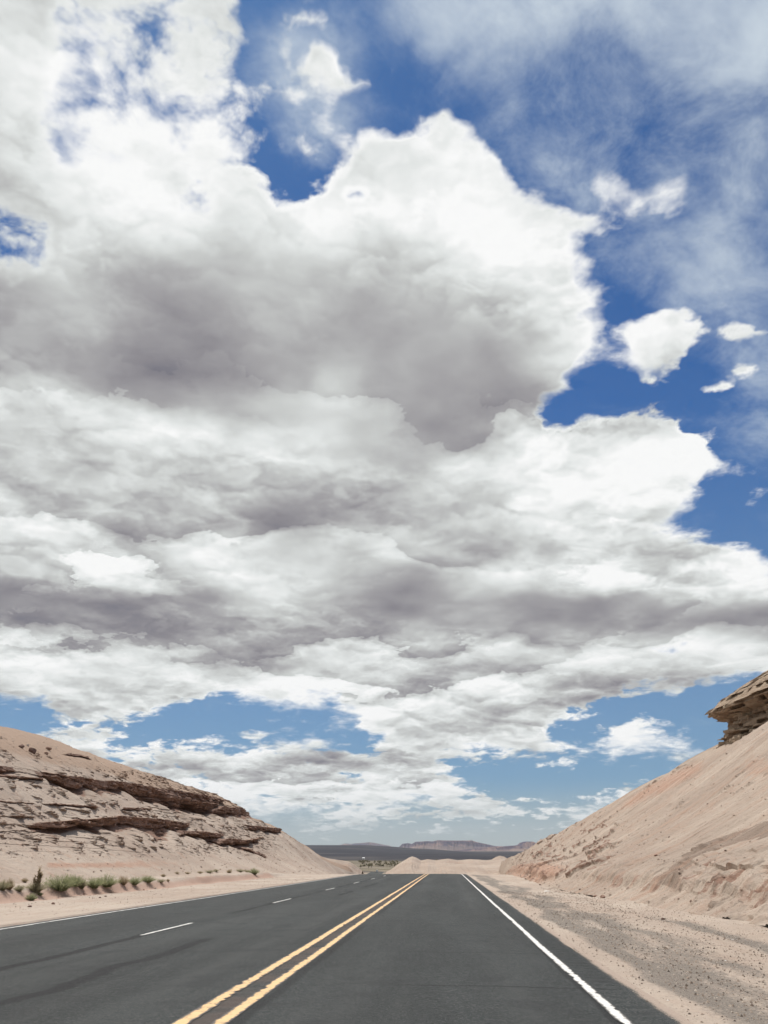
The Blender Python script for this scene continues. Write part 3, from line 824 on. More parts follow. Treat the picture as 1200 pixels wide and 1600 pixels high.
# ------------------------------------------------------------------ right hill
rx, rz = ridge_tab([(1127, 1163, 28), (1050, 1207, 26), (980, 1245, 23.2), (930, 1270, 20.5), (900, 1286, 18.5), (880, 1297, 17), (850, 1312, 15), (820, 1331, 12.6), (790, 1346, 11), (772, 1353, 9.8)])
e1 = at_x(1165, 1150, 29.2); e2 = at_x(1240, 1108, 31.5); e3 = at_x(1400, 1005, 35)
rx = [(-30, 37), (e3[1], 35), (e2[1], 31.5), (e1[1], 29.2)] + rx; rz = [(-30, e3[2] + 1), (e3[1], e3[2]), (e2[1], e2[2]), (e1[1], e1[2])] + rz
yr_ = np.concatenate([np.arange(-25, 8, 1.0), np.arange(8, 165, 0.13)])
tl = np.concatenate([np.linspace(0, 1, 430), 1 + np.linspace(0.01, 1, 24)])
Tn, Yn = np.meshgrid(tl, yr_)
rX, rZ = interp(rx, Yn), interp(rz, Yn) + 0.20 * fbm(Yn * 0.3, 0 * Yn, None, 4, 111)
fX = np.interp(Yn, [-25, 18, 30, 42, 60, 90, 130, 165], [7.6, 7.3, 6.7, 6.0, 6.0, 6.6, 8.0, 9.0]) + 0.35 * fbm(Yn * 0.35, 0 * Yn, None, 3, 113)
fZ = zp(Yn) - 0.10
t = np.clip(Tn, 0, 1)
ft = t - 0.03 * np.sin(2 * np.pi * t)
Xn = fX + (rX - fX) * t; Zn = fZ + (rZ - fZ) * ft
ov = np.clip(Tn - 1, 0, 1)
Xn = Xn + ov * 34; Zn = Zn - ov * 1.5 - ov ** 2 * 12 * sst(Yn, 60, 130)
pc_, pr_, pz_ = to_px(Xn, Yn, Zn)
nrm_x, nrm_z = -0.56, 0.83
d = 0.9 * fbm(Yn * 0.10, Zn * 0.12, None, 3, 115) * sst(t, 0.05, 0.3)
run = Yn + 0.25 * Zn
rill = fbm(run * 1.3, Zn * 0.16, None, 5, 117, .55)
d = d + 0.26 * rill * sst(t, 0.03, 0.1) + 0.05 * fbm(Yn * 4, Zn * 5, None, 3, 119)
# the eroded bank at the foot
def segmask(poly, soft=6):
    m = pip(pc_, pr_, poly).astype(float); return m
lowz = Zn - zp(Yn)
bank = sst(-Yn, -58, -40)
gul = fbm(Yn * 1.5, lowz * 0.8, None, 5, 121, .6)
d = d + bank * 0.27 * sst(lowz, .30 + .25 * gul, .62 + .5 * gul) * sst(-lowz, -2.2, -0.9) * (1 + 1.0 * gul)
d = d + bank * 0.30 * np.clip(fbm(Yn * 2.6, lowz * 3.0, None, 4, 123, .6), 0, 1) * sst(-lowz, -1.6, -0.6)
bk2 = sst(Yn, 50, 60) * sst(-Yn, -132, -120)
d = d + bk2 * 0.35 * sst(lowz, .10 + .3 * gul, .45 + .3 * gul) * sst(-lowz, -1.6, -0.6)
# bedded, crumbling ground low on the right
strat = sst(pc_, 1040, 1110) * sst(pr_, 1318, 1345)
lay = np.floor(Zn / 0.20 + 1.2 * fbm(Yn * .25, 0 * Yn, None, 3, 125)); layn = hash3(lay, 0 * lay, 0 * lay, 9)
blk = vn(Yn * 1.5 + layn * 30, lay, None, 127)
d = d + strat * ((layn - .5) * .14 + (blk - .5) * .15 + .16 * fbm(Yn * 2, Zn * 3, None, 4, 129))
# small ledges towards the far end
z2 = sst(pc_, 790, 830) * sst(-pc_, -1000, -940) * sst(pr_, 1275, 1290) * sst(-pr_, -1385, -1370)
lp = np.clip(fbm(Yn * 0.35, Zn * 1.7, None, 4, 131, .55) - .05, 0, None)
lay2 = sst(lp, 0.03, 0.10)
d = d + z2 * lay2 * 0.24 * sst(fbm(Yn * .3, Zn * .8, None, 3, 132), -.06, .06)
chips = np.clip(fbm(Yn * 0.8, Zn * 2.4, None, 4, 133, .6) - .19, 0, None) * sst(t, .05, .1)
chips = chips * sst(fbm(Yn * .15, Zn * .25, None, 3, 134), .02, .10)
d = d + chips * 1.2 * (1 - strat)
d = np.where(Tn > 1, d * np.exp(-ov * 5), d)
crease = sst(-gul, -.02, .12) * bank * sst(-lowz, -1.3, -.5) * sst(lowz, .1, .3)
rock = np.clip(z2 * (lay2 * (1 - sst(lp, .10, .16))) * 0.75 + sst(chips, 0.02, 0.06) * .35 + crease * .55 + strat * sst(-blk, -.3, -.12) * .45 + bk2 * sst(-lowz, -1.0, -.4) * sst(gul, -.1, .1) * .4, 0, 1)
brown = [(1031,1384),(1058,1392),(1092,1362),(1108,1336),(1196,1312),(1400,1250),(1400,1225),(1196,1288),(1127,1308),(1090,1325),(1072,1351)]
jx, jy = 9 * fbm(Yn * 1.2, Zn * 1.2, None, 4, 135), 9 * fbm(Yn * 1.2, Zn * 1.2, None, 4, 137)
gritm = pip(pc_ + jx, pr_ + jy, brown) * (0.92 + .5 * fbm(Yn * 3, Zn * 3, None, 3, 139))
redr = .75 * np.exp(-((pr_ - (1215 + (1060 - pc_) * .52)) / 16) ** 2) * sst(pc_, 930, 1000) * sst(-pc_, -1130, -1080)
redr += .5 * np.exp(-((pr_ - 1358) / 22.) ** 2 - ((pc_ - 860) / 60) ** 2) + .6 * sst(pc_, 1130, 1180) * np.exp(-((pr_ - 1200) / 26.) ** 2)
redr += .5 * bk2 * sst(-lowz, -1.0, -.4)
Xo, Zo = Xn + nrm_x * d, Zn + nrm_z * d
me = grid_mesh('sand_hill', Xo, Yn, Zo, {'rock': rock, 'soil': 0.1 + 0 * Xn, 'red': redr, 'grit': gritm}, flip=False, smooth=False)
o = link('hill', me, M_sand); tag(o, kind='structure')

HR = (Xo, Yn, Zo, pc_, pr_, t)
# ------------------------------------------------------------------ caprock on the right hill
def outcrop_mat():
    m = new_mat('caprock'); p = objco()
    ly = noise(vmul(p, (.5, .5, 5.0)), 1.1, 7, .62); n = noise(p, 2.4, 7, .65); f = noise(p, 14, 5, .65)
    c = ramp(ly * .6 + n * .4, [(0.3, (.17, .115, .08)), (0.45, (.33, .24, .17)), (0.55, (.40, .31, .23)), (0.62, (.28, .24, .17)), (0.75, (.52, .42, .33))])
    c = mix(smooth(f, .5, .75) * .5, c, (.13, .09, .07))
    finish(c, .95, [(ly, .25, .7), (n, .22, .8), (f, .05, .8)], .15)
    return m
b0 = at_d(1128, 1176, 74.0); t0 = at_d(1112, 1113, 74.0)
b0 = (b0[0], b0[1], b0[2] + .1); t0 = (t0[0], t0[1], t0[2] + .75)
cx0, cy0 = b0[0] + 8.3, 74.0
zb, zt = b0[2] - 2.2, b0[2] - 2.2 + (t0[2] - b0[2] + 2.0) / .74
print('CAP', b0, t0, zb, zt)
nz, na = 230, 760
az_ = np.linspace(0, 2 * np.pi, na)[None, :]; s_ = np.linspace(0, 1, nz)[:, None]
zz = zb + (zt - zb) * s_ + 0 * az_
# radius by height: foot, hollow, lip
prof = np.interp(s_, [0, .25, .36, .42, .50, .56, .62, .66, .70, .74, .78, .84, .90, .95, 1.0], [7.4, 7.2, 7.1, 7.0, 6.7, 6.3, 6.2, 7.2, 7.7, 7.8, 7.3, 6.5, 4.9, 3.0, 0.0])
ca, sa = np.cos(az_), np.sin(az_)
lay = np.floor(zz / 0.32 + 1.0 * fbm(3 * ca + 5, 3 * sa, None, 3, 141)); layn = hash3(lay, 0 * lay, 0 * lay, 13)
rr = prof + 0 * az_
rr = rr + (layn - .5) * .8 + 1.1 * (hash3(np.floor(az_ * 5 + layn * 3), np.floor(zz / 1.1), 0 * zz, 151) - .5) + 1.2 * fbm(ca * 3.2 + 3, sa * 3.2, zz * .55, 4, 143, .6) + .7 * (vn(az_ * 16 + layn * 20, lay, None, 145) - .5) + 0.30 * fbm(ca * 12, sa * 12, zz * 2.2, 4, 147)
rr = np.where(s_ > .9, prof * (rr / np.maximum(prof, .01)).clip(.6, 1.3), rr)
ex, ey = 1.0, 1.3
tilt = 0.33
xx = cx0 + rr * ca * ex; yy = cy0 + rr * sa * ey
zz2 = zz + tilt * (xx - (cx0 - 7)) * sst(s_, .45, .8)
me = grid_mesh('rock_outcrop', xx, yy, zz2, smooth=False)
o = link('rock_outcrop', me, outcrop_mat())
tag(o, 'jutting block of layered brown caprock with an overhanging pale top on the right slope', 'rock outcrop')
CAP = o

# ------------------------------------------------------------------ pale mounds beyond the crest
def mound(name, sil, d0, dfront, dback, zfoot, seed, pale=0.0, rough=1.0, wobble=6):
    cs = np.linspace(sil[0][0], sil[-1][0], 300)
    rs = interp(sil, cs)
    tv = np.concatenate([np.linspace(0, 1, 90), 1 + np.linspace(.02, 1, 40)])
    T, Cc = np.meshgrid(tv, cs)
    Rr = interp(sil, Cc) + 0.5 * fbm(Cc * .12, 0 * Cc, None, 4, seed)
    rd = d0 + wobble * fbm(Cc * 0.02, 0 * Cc, None, 3, seed + 1)
    a, b = (Cc - 600) / F, (800 - Rr) / F
    yq, zq = CP - b * SP_, SP_ + b * CP
    wx, wy = a * CYW - yq * SYW, a * SYW + yq * CYW
    k = rd / wy
    rxx, ryy, rzz = wx * k, rd + 0 * k, CAM_H + zq * k
    t = np.clip(T, 0, 1); o_ = np.clip(T - 1, 0, 1)
    y = ryy - (ryy - dfront) * (1 - t) + (dback - ryy) * o_
    x = rxx * (1 + 0 * y)
    zf = zfoot
    z = zf + (rzz - zf) * (t ** 1.15) * (1 - o_ ** 1.3) + (zf - 4 - zf) * o_ ** 1.3
    w_ = np.sin(np.pi * t) + .25
    run = fbm(Cc * 0.10 + T * 2, T * 1.5, None, 5, seed + 3, .6)
    z = z + rough * 1.2 * run * np.sin(np.pi * np.clip(t, 0, 1)) * (T <= 1)
    x = x + rough * 1.5 * fbm(Cc * .08, T * 4, None, 4, seed + 5) * w_
    rk = 0 * x; red = .25 + .6 * fbm(x * .1, z * .8, None, 4, seed + 6)
    me = grid_mesh(name, x, y, z, {'rock': rk, 'soil': rk + pale, 'red': red * (1 - pale), 'grit': rk}, flip=True)
    o = link(name, me, M_sand); tag(o, kind='structure'); return o
mound('sand_mound', [(604, 1362), (612, 1358), (622, 1351), (632, 1344), (638, 1340.5), (644, 1338), (650, 1340), (658, 1344.5), (668, 1342.5), (682, 1344), (700, 1341.5), (715, 1344), (735, 1342.5), (760, 1344), (778, 1342), (800, 1345), (830, 1344), (870, 1346)], 205, 150, 262, -6.5, 201)
mound('sand_mound', [(606, 1362), (613, 1357), (622, 1350), (629, 1346.5), (640, 1346), (655, 1350)], 236, 214, 262, -8.0, 211, rough=.4)
mound('sand_mound', [(470, 1330), (500, 1338), (512, 1341), (530, 1344), (545, 1346), (552, 1350), (560, 1356), (566, 1361)], 212, 188, 240, -8.0, 221, rough=.5)
mound('sand_mound', [(690, 1352), (720, 1350), (750, 1352), (790, 1350), (830, 1352), (870, 1350)], 175, 135, 190, -4.5, 231, rough=.7)
mound('sand_mound', [(768, 1343), (774, 1339.5), (781, 1337), (788, 1338.5), (794, 1342), (800, 1344)], 520, 480, 560, -12, 241, rough=.4)

# ------------------------------------------------------------------ mesas on the skyline
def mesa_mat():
    m = new_mat('mesa rock with painted shade'); p = objco()
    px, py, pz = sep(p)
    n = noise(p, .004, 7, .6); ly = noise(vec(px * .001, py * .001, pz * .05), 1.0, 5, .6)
    c = mix(smooth(n, .48, .60), (.055, .045, .080), (.24, .165, .15))  # cloud shade painted into the rock as dark purple, sunlit patches as pink
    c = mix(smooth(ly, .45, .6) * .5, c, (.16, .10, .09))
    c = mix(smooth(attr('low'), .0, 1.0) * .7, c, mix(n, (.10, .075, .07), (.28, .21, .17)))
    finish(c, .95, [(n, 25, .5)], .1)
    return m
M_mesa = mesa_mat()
def mesa(sil, dist, depth, zb, seed):
    cs = np.linspace(sil[0][0], sil[-1][0], 360); v = np.linspace(0, 1, 60)
    V, Cc = np.meshgrid(v, cs)
    Rr = interp(sil, Cc)
    a, b = (Cc - 600) / F, (800 - Rr) / F
    yq, zq = CP - b * SP_, SP_ + b * CP
    wx, wy = a * CYW - yq * SYW, a * SYW + yq * CYW
    k = dist / wy
    zt = CAM_H + zq * k; x = wx * k
    y = dist + (V - .45) * depth + depth * .30 * fbm(Cc * .05, 0 * Cc, None, 4, seed)
    pr = np.interp(V, [0, .18, .30, .36, .45, .75, .85, 1], [0, .30, .58, .93, 1, 1, .5, 0])
    z = zb + (zt - zb) * pr
    z = z + (zt - zb) * .22 * fbm(Cc * .22, V * 3, None, 4, seed + 1) * np.sin(np.pi * V) * (pr < .97)
    y = y + depth * .12 * fbm(Cc * .30, V * 1.0, None, 4, seed + 2) * (V < .45)
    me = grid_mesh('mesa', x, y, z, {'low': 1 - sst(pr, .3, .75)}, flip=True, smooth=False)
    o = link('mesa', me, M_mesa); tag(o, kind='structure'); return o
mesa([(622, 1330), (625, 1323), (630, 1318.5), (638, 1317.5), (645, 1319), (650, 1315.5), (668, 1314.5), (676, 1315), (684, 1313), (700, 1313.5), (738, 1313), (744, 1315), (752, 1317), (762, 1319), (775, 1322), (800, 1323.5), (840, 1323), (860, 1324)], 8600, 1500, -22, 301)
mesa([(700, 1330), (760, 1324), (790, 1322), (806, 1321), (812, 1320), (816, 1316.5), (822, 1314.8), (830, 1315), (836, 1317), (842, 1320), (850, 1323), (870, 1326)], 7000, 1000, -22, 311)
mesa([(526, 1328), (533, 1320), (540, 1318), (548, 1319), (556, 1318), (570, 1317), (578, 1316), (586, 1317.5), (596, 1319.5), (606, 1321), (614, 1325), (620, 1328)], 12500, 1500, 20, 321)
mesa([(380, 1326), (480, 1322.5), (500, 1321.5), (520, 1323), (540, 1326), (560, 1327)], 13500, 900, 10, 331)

# ------------------------------------------------------------------ small things stand on what the view ray meets
bpy.context.view_layer.update()
dg = bpy.context.evaluated_depsgraph_get()
def hit(c, r):
    ok, loc, n, *_ = C.ray_cast(dg, Vector((0, 0, CAM_H)), ray(c, r).normalized())
    return (loc, (loc - Vector((0, 0, CAM_H))).dot(Vector((-SYW * CP, CYW * CP, SP_)))) if ok else (None, None)

def leaf_mat(name, c1, c2):
    m = new_mat(name); p = objco()
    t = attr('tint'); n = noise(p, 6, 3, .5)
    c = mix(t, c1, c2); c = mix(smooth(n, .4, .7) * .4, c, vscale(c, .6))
    d1 = S.nt.nodes.new('ShaderNodeBsdfDiffuse'); d2 = S.nt.nodes.new('ShaderNodeBsdfTranslucent'); ms = S.nt.nodes.new('ShaderNodeMixShader')
    S.nt.links.new(c.s, d1.inputs[0]); S.nt.links.new(c.s, d2.inputs[0]); ms.inputs[0].default_value = .42
    S.nt.links.new(d1.outputs[0], ms.inputs[1]); S.nt.links.new(d2.outputs[0], ms.inputs[2])
    o = S.nt.nodes.new('ShaderNodeOutputMaterial'); S.nt.links.new(ms.outputs[0], o.inputs[0]); return m
M_green = leaf_mat('shrub leaves', (.22, .245, .12), (.46, .46, .28))
M_olive = leaf_mat('dusty shrub leaves', (.26, .25, .15), (.52, .46, .32))
M_dry = leaf_mat('dry stems', (.30, .23, .14), (.52, .43, .29))
def blades(n, w, h, spread, seed, width=.012, leaf=0, lift=0.0):
    """upward-swept stems with small leaves; w, h half-width and height in metres"""
    r = np.random.default_rng(seed)
    V, Fc, T = [], [], []
    for i in range(n):
        ang = r.uniform(0, 2 * math.pi); rad = math.sqrt(r.uniform(0, 1))
        bx, by = math.cos(ang) * rad * w * .45, math.sin(ang) * rad * w * .45
        hh = h * r.uniform(.55, 1.0) * (1 - .45 * rad * rad)
        ox, oy = math.cos(ang) * rad * w * spread * .6 + r.normal(0, .08 * w), math.sin(ang) * rad * w * spread * .6 + r.normal(0, .08 * w)
        tint = r.uniform(0, 1); sa = r.uniform(0, math.pi); sx, sy = math.cos(sa) * width, math.sin(sa) * width
        b0 = len(V); pts = []
        for k in range(5):
            t = k / 4
            q = (bx + ox * t ** 1.5, by + oy * t ** 1.5, lift + hh * (t - .12 * t * t * rad)); pts.append(q)
            ww = 1 - t * .8
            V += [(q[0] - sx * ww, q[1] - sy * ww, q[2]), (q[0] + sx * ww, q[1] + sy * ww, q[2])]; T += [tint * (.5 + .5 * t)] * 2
            if k: Fc.append((b0 + 2 * k - 2, b0 + 2 * k - 1, b0 + 2 * k + 1, b0 + 2 * k))
        for j in range(leaf):
            t = r.uniform(.25, 1); k = min(3, int(t * 4)); f = t * 4 - k
            q = [pts[k][a] * (1 - f) + pts[k + 1][a] * f for a in range(3)]
            la = r.uniform(0, 2 * math.pi); L = r.uniform(.025, .06) * h / .7; up = r.uniform(.2, 1.0)
            ex, ey, ez = math.cos(la) * L, math.sin(la) * L, up * L
            px_, py_ = -math.sin(la) * L * .28, math.cos(la) * L * .28
            b1 = len(V)
            V += [tuple(q), (q[0] + ex * .5 + px_, q[1] + ey * .5 + py_, q[2] + ez * .5), (q[0] + ex, q[1] + ey, q[2] + ez), (q[0] + ex * .5 - px_, q[1] + ey * .5 - py_, q[2] + ez * .5)]
            tt = min(1, tint * .6 + r.uniform(0, .4)); T += [tt] * 4; Fc.append((b1, b1 + 1, b1 + 2, b1 + 3))
    me = mesh_np('shrub', V, Fc, False)
    a = me.attributes.new('tint', 'FLOAT', 'POINT'); a.data.foreach_set('value', np.array(T, np.float32))
    return me
def shrub(c, r, wpx, hpx, mat, label, seed, cat='shrub', name='shrub', group='shrubs along the foot of the left hill', n=None, leaf=9, spread=1.9, stalk=0):
    loc, dep = hit(c, r)
    if loc is None: return
    w, h = wpx / F * dep / 2, hpx / F * dep * 1.02
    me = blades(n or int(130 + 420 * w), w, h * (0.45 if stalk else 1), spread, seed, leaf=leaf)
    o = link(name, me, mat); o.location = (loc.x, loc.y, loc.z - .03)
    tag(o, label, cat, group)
    if stalk:
        s = blades(16, w * .55, h, 1.0, seed + 50, width=.010, leaf=60)
        st = link('seed_stalk', s, M_dry, o)
    return o
SH = [
 (2, 1390, 22, 18, M_olive, 'dusty green shrub cut by the left edge of the photo'),
 (14, 1390, 12, 20, M_dry, 'pale dry upright stems between two dusty shrubs at the left edge'),
 (29, 1392, 15, 11, M_olive, 'low dull green shrub just left of the tall seeding plant'),
 (38, 1378, 9, 8, M_dry, 'small round tan bush up behind the tall seeding plant'),
 (48, 1407, 13, 14, M_green, 'small dark green shrub in front of the tall seeding plant, nearest the road'),
 (62, 1399, 8, 7, M_green, 'tiny green tuft at the right foot of the tall seeding plant'),
 (93, 1391, 42, 27, M_green, 'biggest dense green shrub, right of the tall seeding plant'),
 (115, 1384, 26, 20, M_green, 'green shrub pressed against the right side of the biggest shrub'),
 (127, 1388, 13, 17, M_olive, 'narrow yellowish shrub between the two large green clumps'),
 (146, 1387, 28, 18, M_green, 'green shrub at the left of the second large clump'),
 (165, 1385, 32, 20, M_green, 'bushy green shrub with feathery tips at the right of the second large clump'),
 (192, 1382, 14, 16, M_dry, 'tan dry shrub at the left of the third clump'),
 (209, 1382, 20, 14, M_green, 'green shrub joined to a tan dry one'),
 (230, 1378, 22, 12, M_green, 'rounded green shrub, sixth clump along the bank'),
 (250, 1378, 15, 6, M_olive, 'low flat olive shrub at the end of the near row'),
 (262, 1377, 5, 5, M_dry, 'small dry tuft right of the near row of shrubs'),
 (255, 1370, 6, 6, M_dry, 'tan tuft on the slope above the end of the near row'),
 (276, 1365, 8, 4, M_dry, 'first pale tuft of the thin far row'),
 (292, 1365, 10, 4, M_dry, 'second pale tuft of the thin far row'),
 (312, 1364, 10, 4, M_dry, 'third pale tuft of the thin far row'),
 (326, 1363, 18, 5, M_olive, 'wide pale olive tuft in the middle of the thin far row'),
 (337, 1362, 8, 5, M_olive, 'short olive tuft next to the wide one in the far row'),
 (358, 1364, 7, 7, M_dry, 'upright brown tuft standing alone in the far row'),
 (374, 1362, 16, 5, M_olive, 'low yellowish shrub left of the farthest green shrub'),
 (386, 1363, 12, 5, M_olive, 'thin olive shrub touching the farthest green shrub'),
 (397, 1366, 13, 11, M_green, 'farthest green shrub, alone near the end of the left hill'),
]
for i, (c, r, w, h, mt, lb) in enumerate(SH):
    shrub(c, r, w, h, mt, lb, 400 + i, leaf=9 if mt is not M_dry else 5)
shrub(55, 1394, 24, 46, M_olive, 'tall seeding plant with a dry pale stalk, highest on the left bank', 460, 'plant', 'desert_plant', None, stalk=1)

# ------------------------------------------------------------------ loose stones
def stone_mesh(seed, flat=.7):
    bm = bmesh.new(); bmesh.ops.create_icosphere(bm, subdivisions=4, radius=1)
    r = random.Random(seed)
    pl_ = [(Vector((r.gauss(0, 1), r.gauss(0, 1), r.gauss(0, 1))).normalized(), r.uniform(.55, .9)) for _ in range(9)]
    for v in bm.verts:
        for n_, d_ in pl_:
            k = v.co.dot(n_)
            if k > d_: v.co -= n_ * (k - d_)
    for v in bm.verts:
        p = v.co * 3
        v.co *= 1 + .10 * float(fbm(np.array([p.x]), np.array([p.y]), np.array([p.z]), 3, seed)[0])
        v.co.z *= flat
    me = bpy.data.meshes.new('stone'); bm.to_mesh(me); bm.free(); return me
M_st_d = simple('dark stone', (.16, .10, .08), .95, .15, .35, 9)
M_st_b = simple('brown stone', (.33, .22, .17), .95, .15, .3, 9)
M_st_p = simple('pale stone', (.55, .45, .37), .95, .15, .2, 9)
M_litter = simple('sun-bleached paper', (.80, .79, .76), .8, .2, .08, 14)
STN = [
 (46, 1417, 7, .55, M_st_d, 'blackish stone on the sand below the tall seeding plant'),
 (83, 1413, 6, .8, M_st_b, 'brown rounded stone near the road edge, right of the blackish one'),
 (156, 1403, 4.5, .6, M_st_d, 'left of two small dark stones below the second shrub clump'),
 (165, 1401, 4.5, .5, M_st_d, 'right of two small dark stones below the second shrub clump'),
 (131, 1397, 4, .6, M_st_b, 'brown stone on the pink bank under the biggest shrub'),
 (225, 1391, 4, .7, M_st_b, 'small brown stone on the bank below the rounded shrub'),
 (243, 1389, 4, .9, M_st_p, 'pale stone on the bank left of the road edge'),
 (33, 1168, 11, .75, M_st_d, 'dark boulder stuck in the upper slope of the left hill, casting a long shadow'),
 (50, 1176, 14, .95, M_st_d, 'largest dark boulder on the upper slope of the left hill'),
 (43, 1165, 6, .7, M_st_p, 'white-topped stone between the two dark boulders'),
 (75, 1171, 11, .6, M_st_b, 'brown slab right of the dark boulders on the upper slope'),
 (72, 1178, 8, .6, M_st_b, 'lower brown slab under the first one on the upper slope'),
 (135, 1184, 7, .6, M_st_b, 'brown stone high on the left hill, alone right of the boulders'),
 (906, 1390, 5, .6, M_st_d, 'dark stone on the flat in front of the right bank'),
 (1036, 1437, 6, .7, M_st_d, 'dark stone on the edge of the drain below the right bank'),
 (844, 1383, 4, .6, M_st_d, 'small dark stone where the right verge begins'),
 (942, 1403, 9, .8, M_st_b, 'dry brown clod standing at the start of the right drain'),
 (930, 1401, 6, .8, M_st_b, 'smaller brown clod left of the one at the start of the drain'),
 (1026, 1337, 9, .5, M_st_b, 'thin brown rock sticking out of the middle of the right slope'),
]
for i, (c, r, w, fl, mt, lb) in enumerate(STN):
    loc, dep = hit(c, r)
    if loc is None: continue
    o = link('stone', stone_mesh(500 + i, fl), mt); s = w / F * dep / 2
    o.scale = (s, s * .9, s); o.location = loc + Vector((0, 0, s * fl * .35)); o.rotation_euler = (0, 0, i * 1.3)
    tag(o, lb, 'stone', 'loose stones on slopes and verges')
def litter(c, r, w, label, seed):
    loc, dep = hit(c, r)
    if loc is None: return
    s = w / F * dep / 2; rr = random.Random(seed)
    n = 9; X, Y = np.meshgrid(np.linspace(-1, 1, n), np.linspace(-1, 1, n))
    Z = .25 * fbm(X * 1.4, Y * 1.4, None, 3, seed) + .18
    o = link('litter', grid_mesh('litter', X * s, Y * s * .7, Z * s), M_litter); o.location = loc; o.rotation_euler = (0, 0, rr.uniform(0, 3))
    md = o.modifiers.new('thick', 'SOLIDIFY'); md.thickness = .004
    tag(o, label, 'litter', 'scraps of litter on the right verge')
litter(855, 1393, 9, 'white crumpled scrap on the pale verge, farthest of the litter', 1)
litter(1145, 1468, 3.5, 'tiny white scrap on the sand near the right edge of the photo', 2)
litter(1134, 1501, 3.5, 'tiny white scrap in the dark gravel, lower right', 3)
litter(1044, 1563, 4, 'small white scrap in the gravel beside the pavement, nearest the camera', 4)

# gravel strewn over the right verge: nobody could count it
def gravel():
    r = np.random.default_rng(77)
    ico = [(0, 0, 1), (.9, 0, .1), (.28, .85, .1), (-.72, .53, .1), (-.72, -.53, .1), (.28, -.85, .1), (0, 0, -.6)]
    fc = [(0, 1, 2), (0, 2, 3), (0, 3, 4), (0, 4, 5), (0, 5, 1), (6, 2, 1), (6, 3, 2), (6, 4, 3), (6, 5, 4), (6, 1, 5)]
    N = 15000
    y = 6.5 + 34 * r.uniform(0, 1, N) ** 1.7; x = r.uniform(1.9, 7.2, N)
    keep = r.uniform(0, 1, N) < np.clip(.25 + 1.3 * np.exp(-((x - 3.7) / 1.0) ** 2), 0, 1)
    y, x = y[keep], x[keep]
    N2 = 1500
    y = np.concatenate([y, 14 + 35 * r.uniform(0, 1, N2)]); x = np.concatenate([x, 5.75 + .35 * r.normal(0, 1, N2)])
    N3 = 1500
    y = np.concatenate([y, 22 + 50 * r.uniform(0, 1, N3)]); x = np.concatenate([x, -10.2 - 6 * r.uniform(0, 1, N3)])
    s = (.006 + .012 * r.uniform(0, 1, len(x)) ** 3) * (1 + y * .018)
    z = ground(x, y)
    V = np.array(ico)[None] * s[:, None, None] * r.uniform(.6, 1.3, (len(x), 7, 1)) + np.stack([x, y, z], -1)[:, None, :]
    Fq = np.array(fc)[None] + (np.arange(len(x)) * 7)[:, None, None]
    me = mesh_np('gravel', V.reshape(-1, 3), Fq.reshape(-1, 3), False)
    a = me.attributes.new('tint', 'FLOAT', 'POINT'); a.data.foreach_set('value', np.repeat(r.uniform(0, 1, len(x)), 7).astype(np.float32))
    m = new_mat('gravel'); finish(ramp(attr('tint'), [(0, (.10, .08, .065)), (.5, (.26, .20, .155)), (.85, (.42, .33, .26)), (1, (.62, .54, .46))]), .9, None, .2)
    o = link('gravel', me, m); tag(o, 'loose gravel and grit strewn over the sandy verges', kind='stuff')
gravel()
def rubble(H, n, seed, smax, lab, w):
    """chips broken off the face, lying on it"""
    r = np.random.default_rng(seed); X, Y, Z, pc2, pr2, t2 = H
    p = w(X, Y, Z, pc2, pr2, t2) * (Y > 8) * (Y < 150) * (t2 < 1); p = p.ravel() * np.gradient(Y, axis=0).ravel(); p /= p.sum()
    idx = r.choice(X.size, n, p=p)
    ico = np.array([(0, 0, 1), (.9, 0, .1), (.28, .85, .1), (-.72, .53, .1), (-.72, -.53, .1), (.28, -.85, .1), (0, 0, -.6)])
    fc = np.array([(0, 1, 2), (0, 2, 3), (0, 3, 4), (0, 4, 5), (0, 5, 1), (6, 2, 1), (6, 3, 2), (6, 4, 3), (6, 5, 4), (6, 1, 5)])
    s = (.014 + smax * r.uniform(0, 1, n) ** 4) * (1 + Y.ravel()[idx] * .008)
    c0 = np.stack([X.ravel()[idx], Y.ravel()[idx] + r.uniform(-.06, .06, n), Z.ravel()[idx]], -1)
    V = ico[None] * s[:, None, None] * r.uniform(.5, 1.35, (n, 7, 1)) * np.array([1, 1, .7]) + c0[:, None, :]
    Fq = fc[None] + (np.arange(n) * 7)[:, None, None]
    me = mesh_np('rubble', V.reshape(-1, 3), Fq.reshape(-1, 3), False)
    a = me.attributes.new('tint', 'FLOAT', 'POINT'); a.data.foreach_set('value', np.repeat(r.uniform(0, 1, n), 7).astype(np.float32))
    m = new_mat('rubble'); finish(ramp(attr('tint'), [(0, (.20, .14, .11)), (.35, (.33, .245, .19)), (.7, (.42, .33, .27)), (1, (.52, .43, .35))]), .9, None, .15)
    o = link('rubble', me, m); tag(o, lab, kind='stuff')
rubble(HR, 7000, 5, .055, 'stone chips lying on the right slope', lambda X, Y, Z, c, r, t: np.exp(-t * 9) + .10 + .5 * (t < .35) * (fbm(Y * .3, Z * .4, None, 3, 401) > .06))
rubble(HL, 4000, 6, .07, 'stone chips lying on the left slope', lambda X, Y, Z, c, r, t: .25 + 1.3 * ((r > 1288) & (r < 1345) & (fbm(Y * .3, Z * .5, None, 3, 403) > -.02)) + .3 * (t < .1))

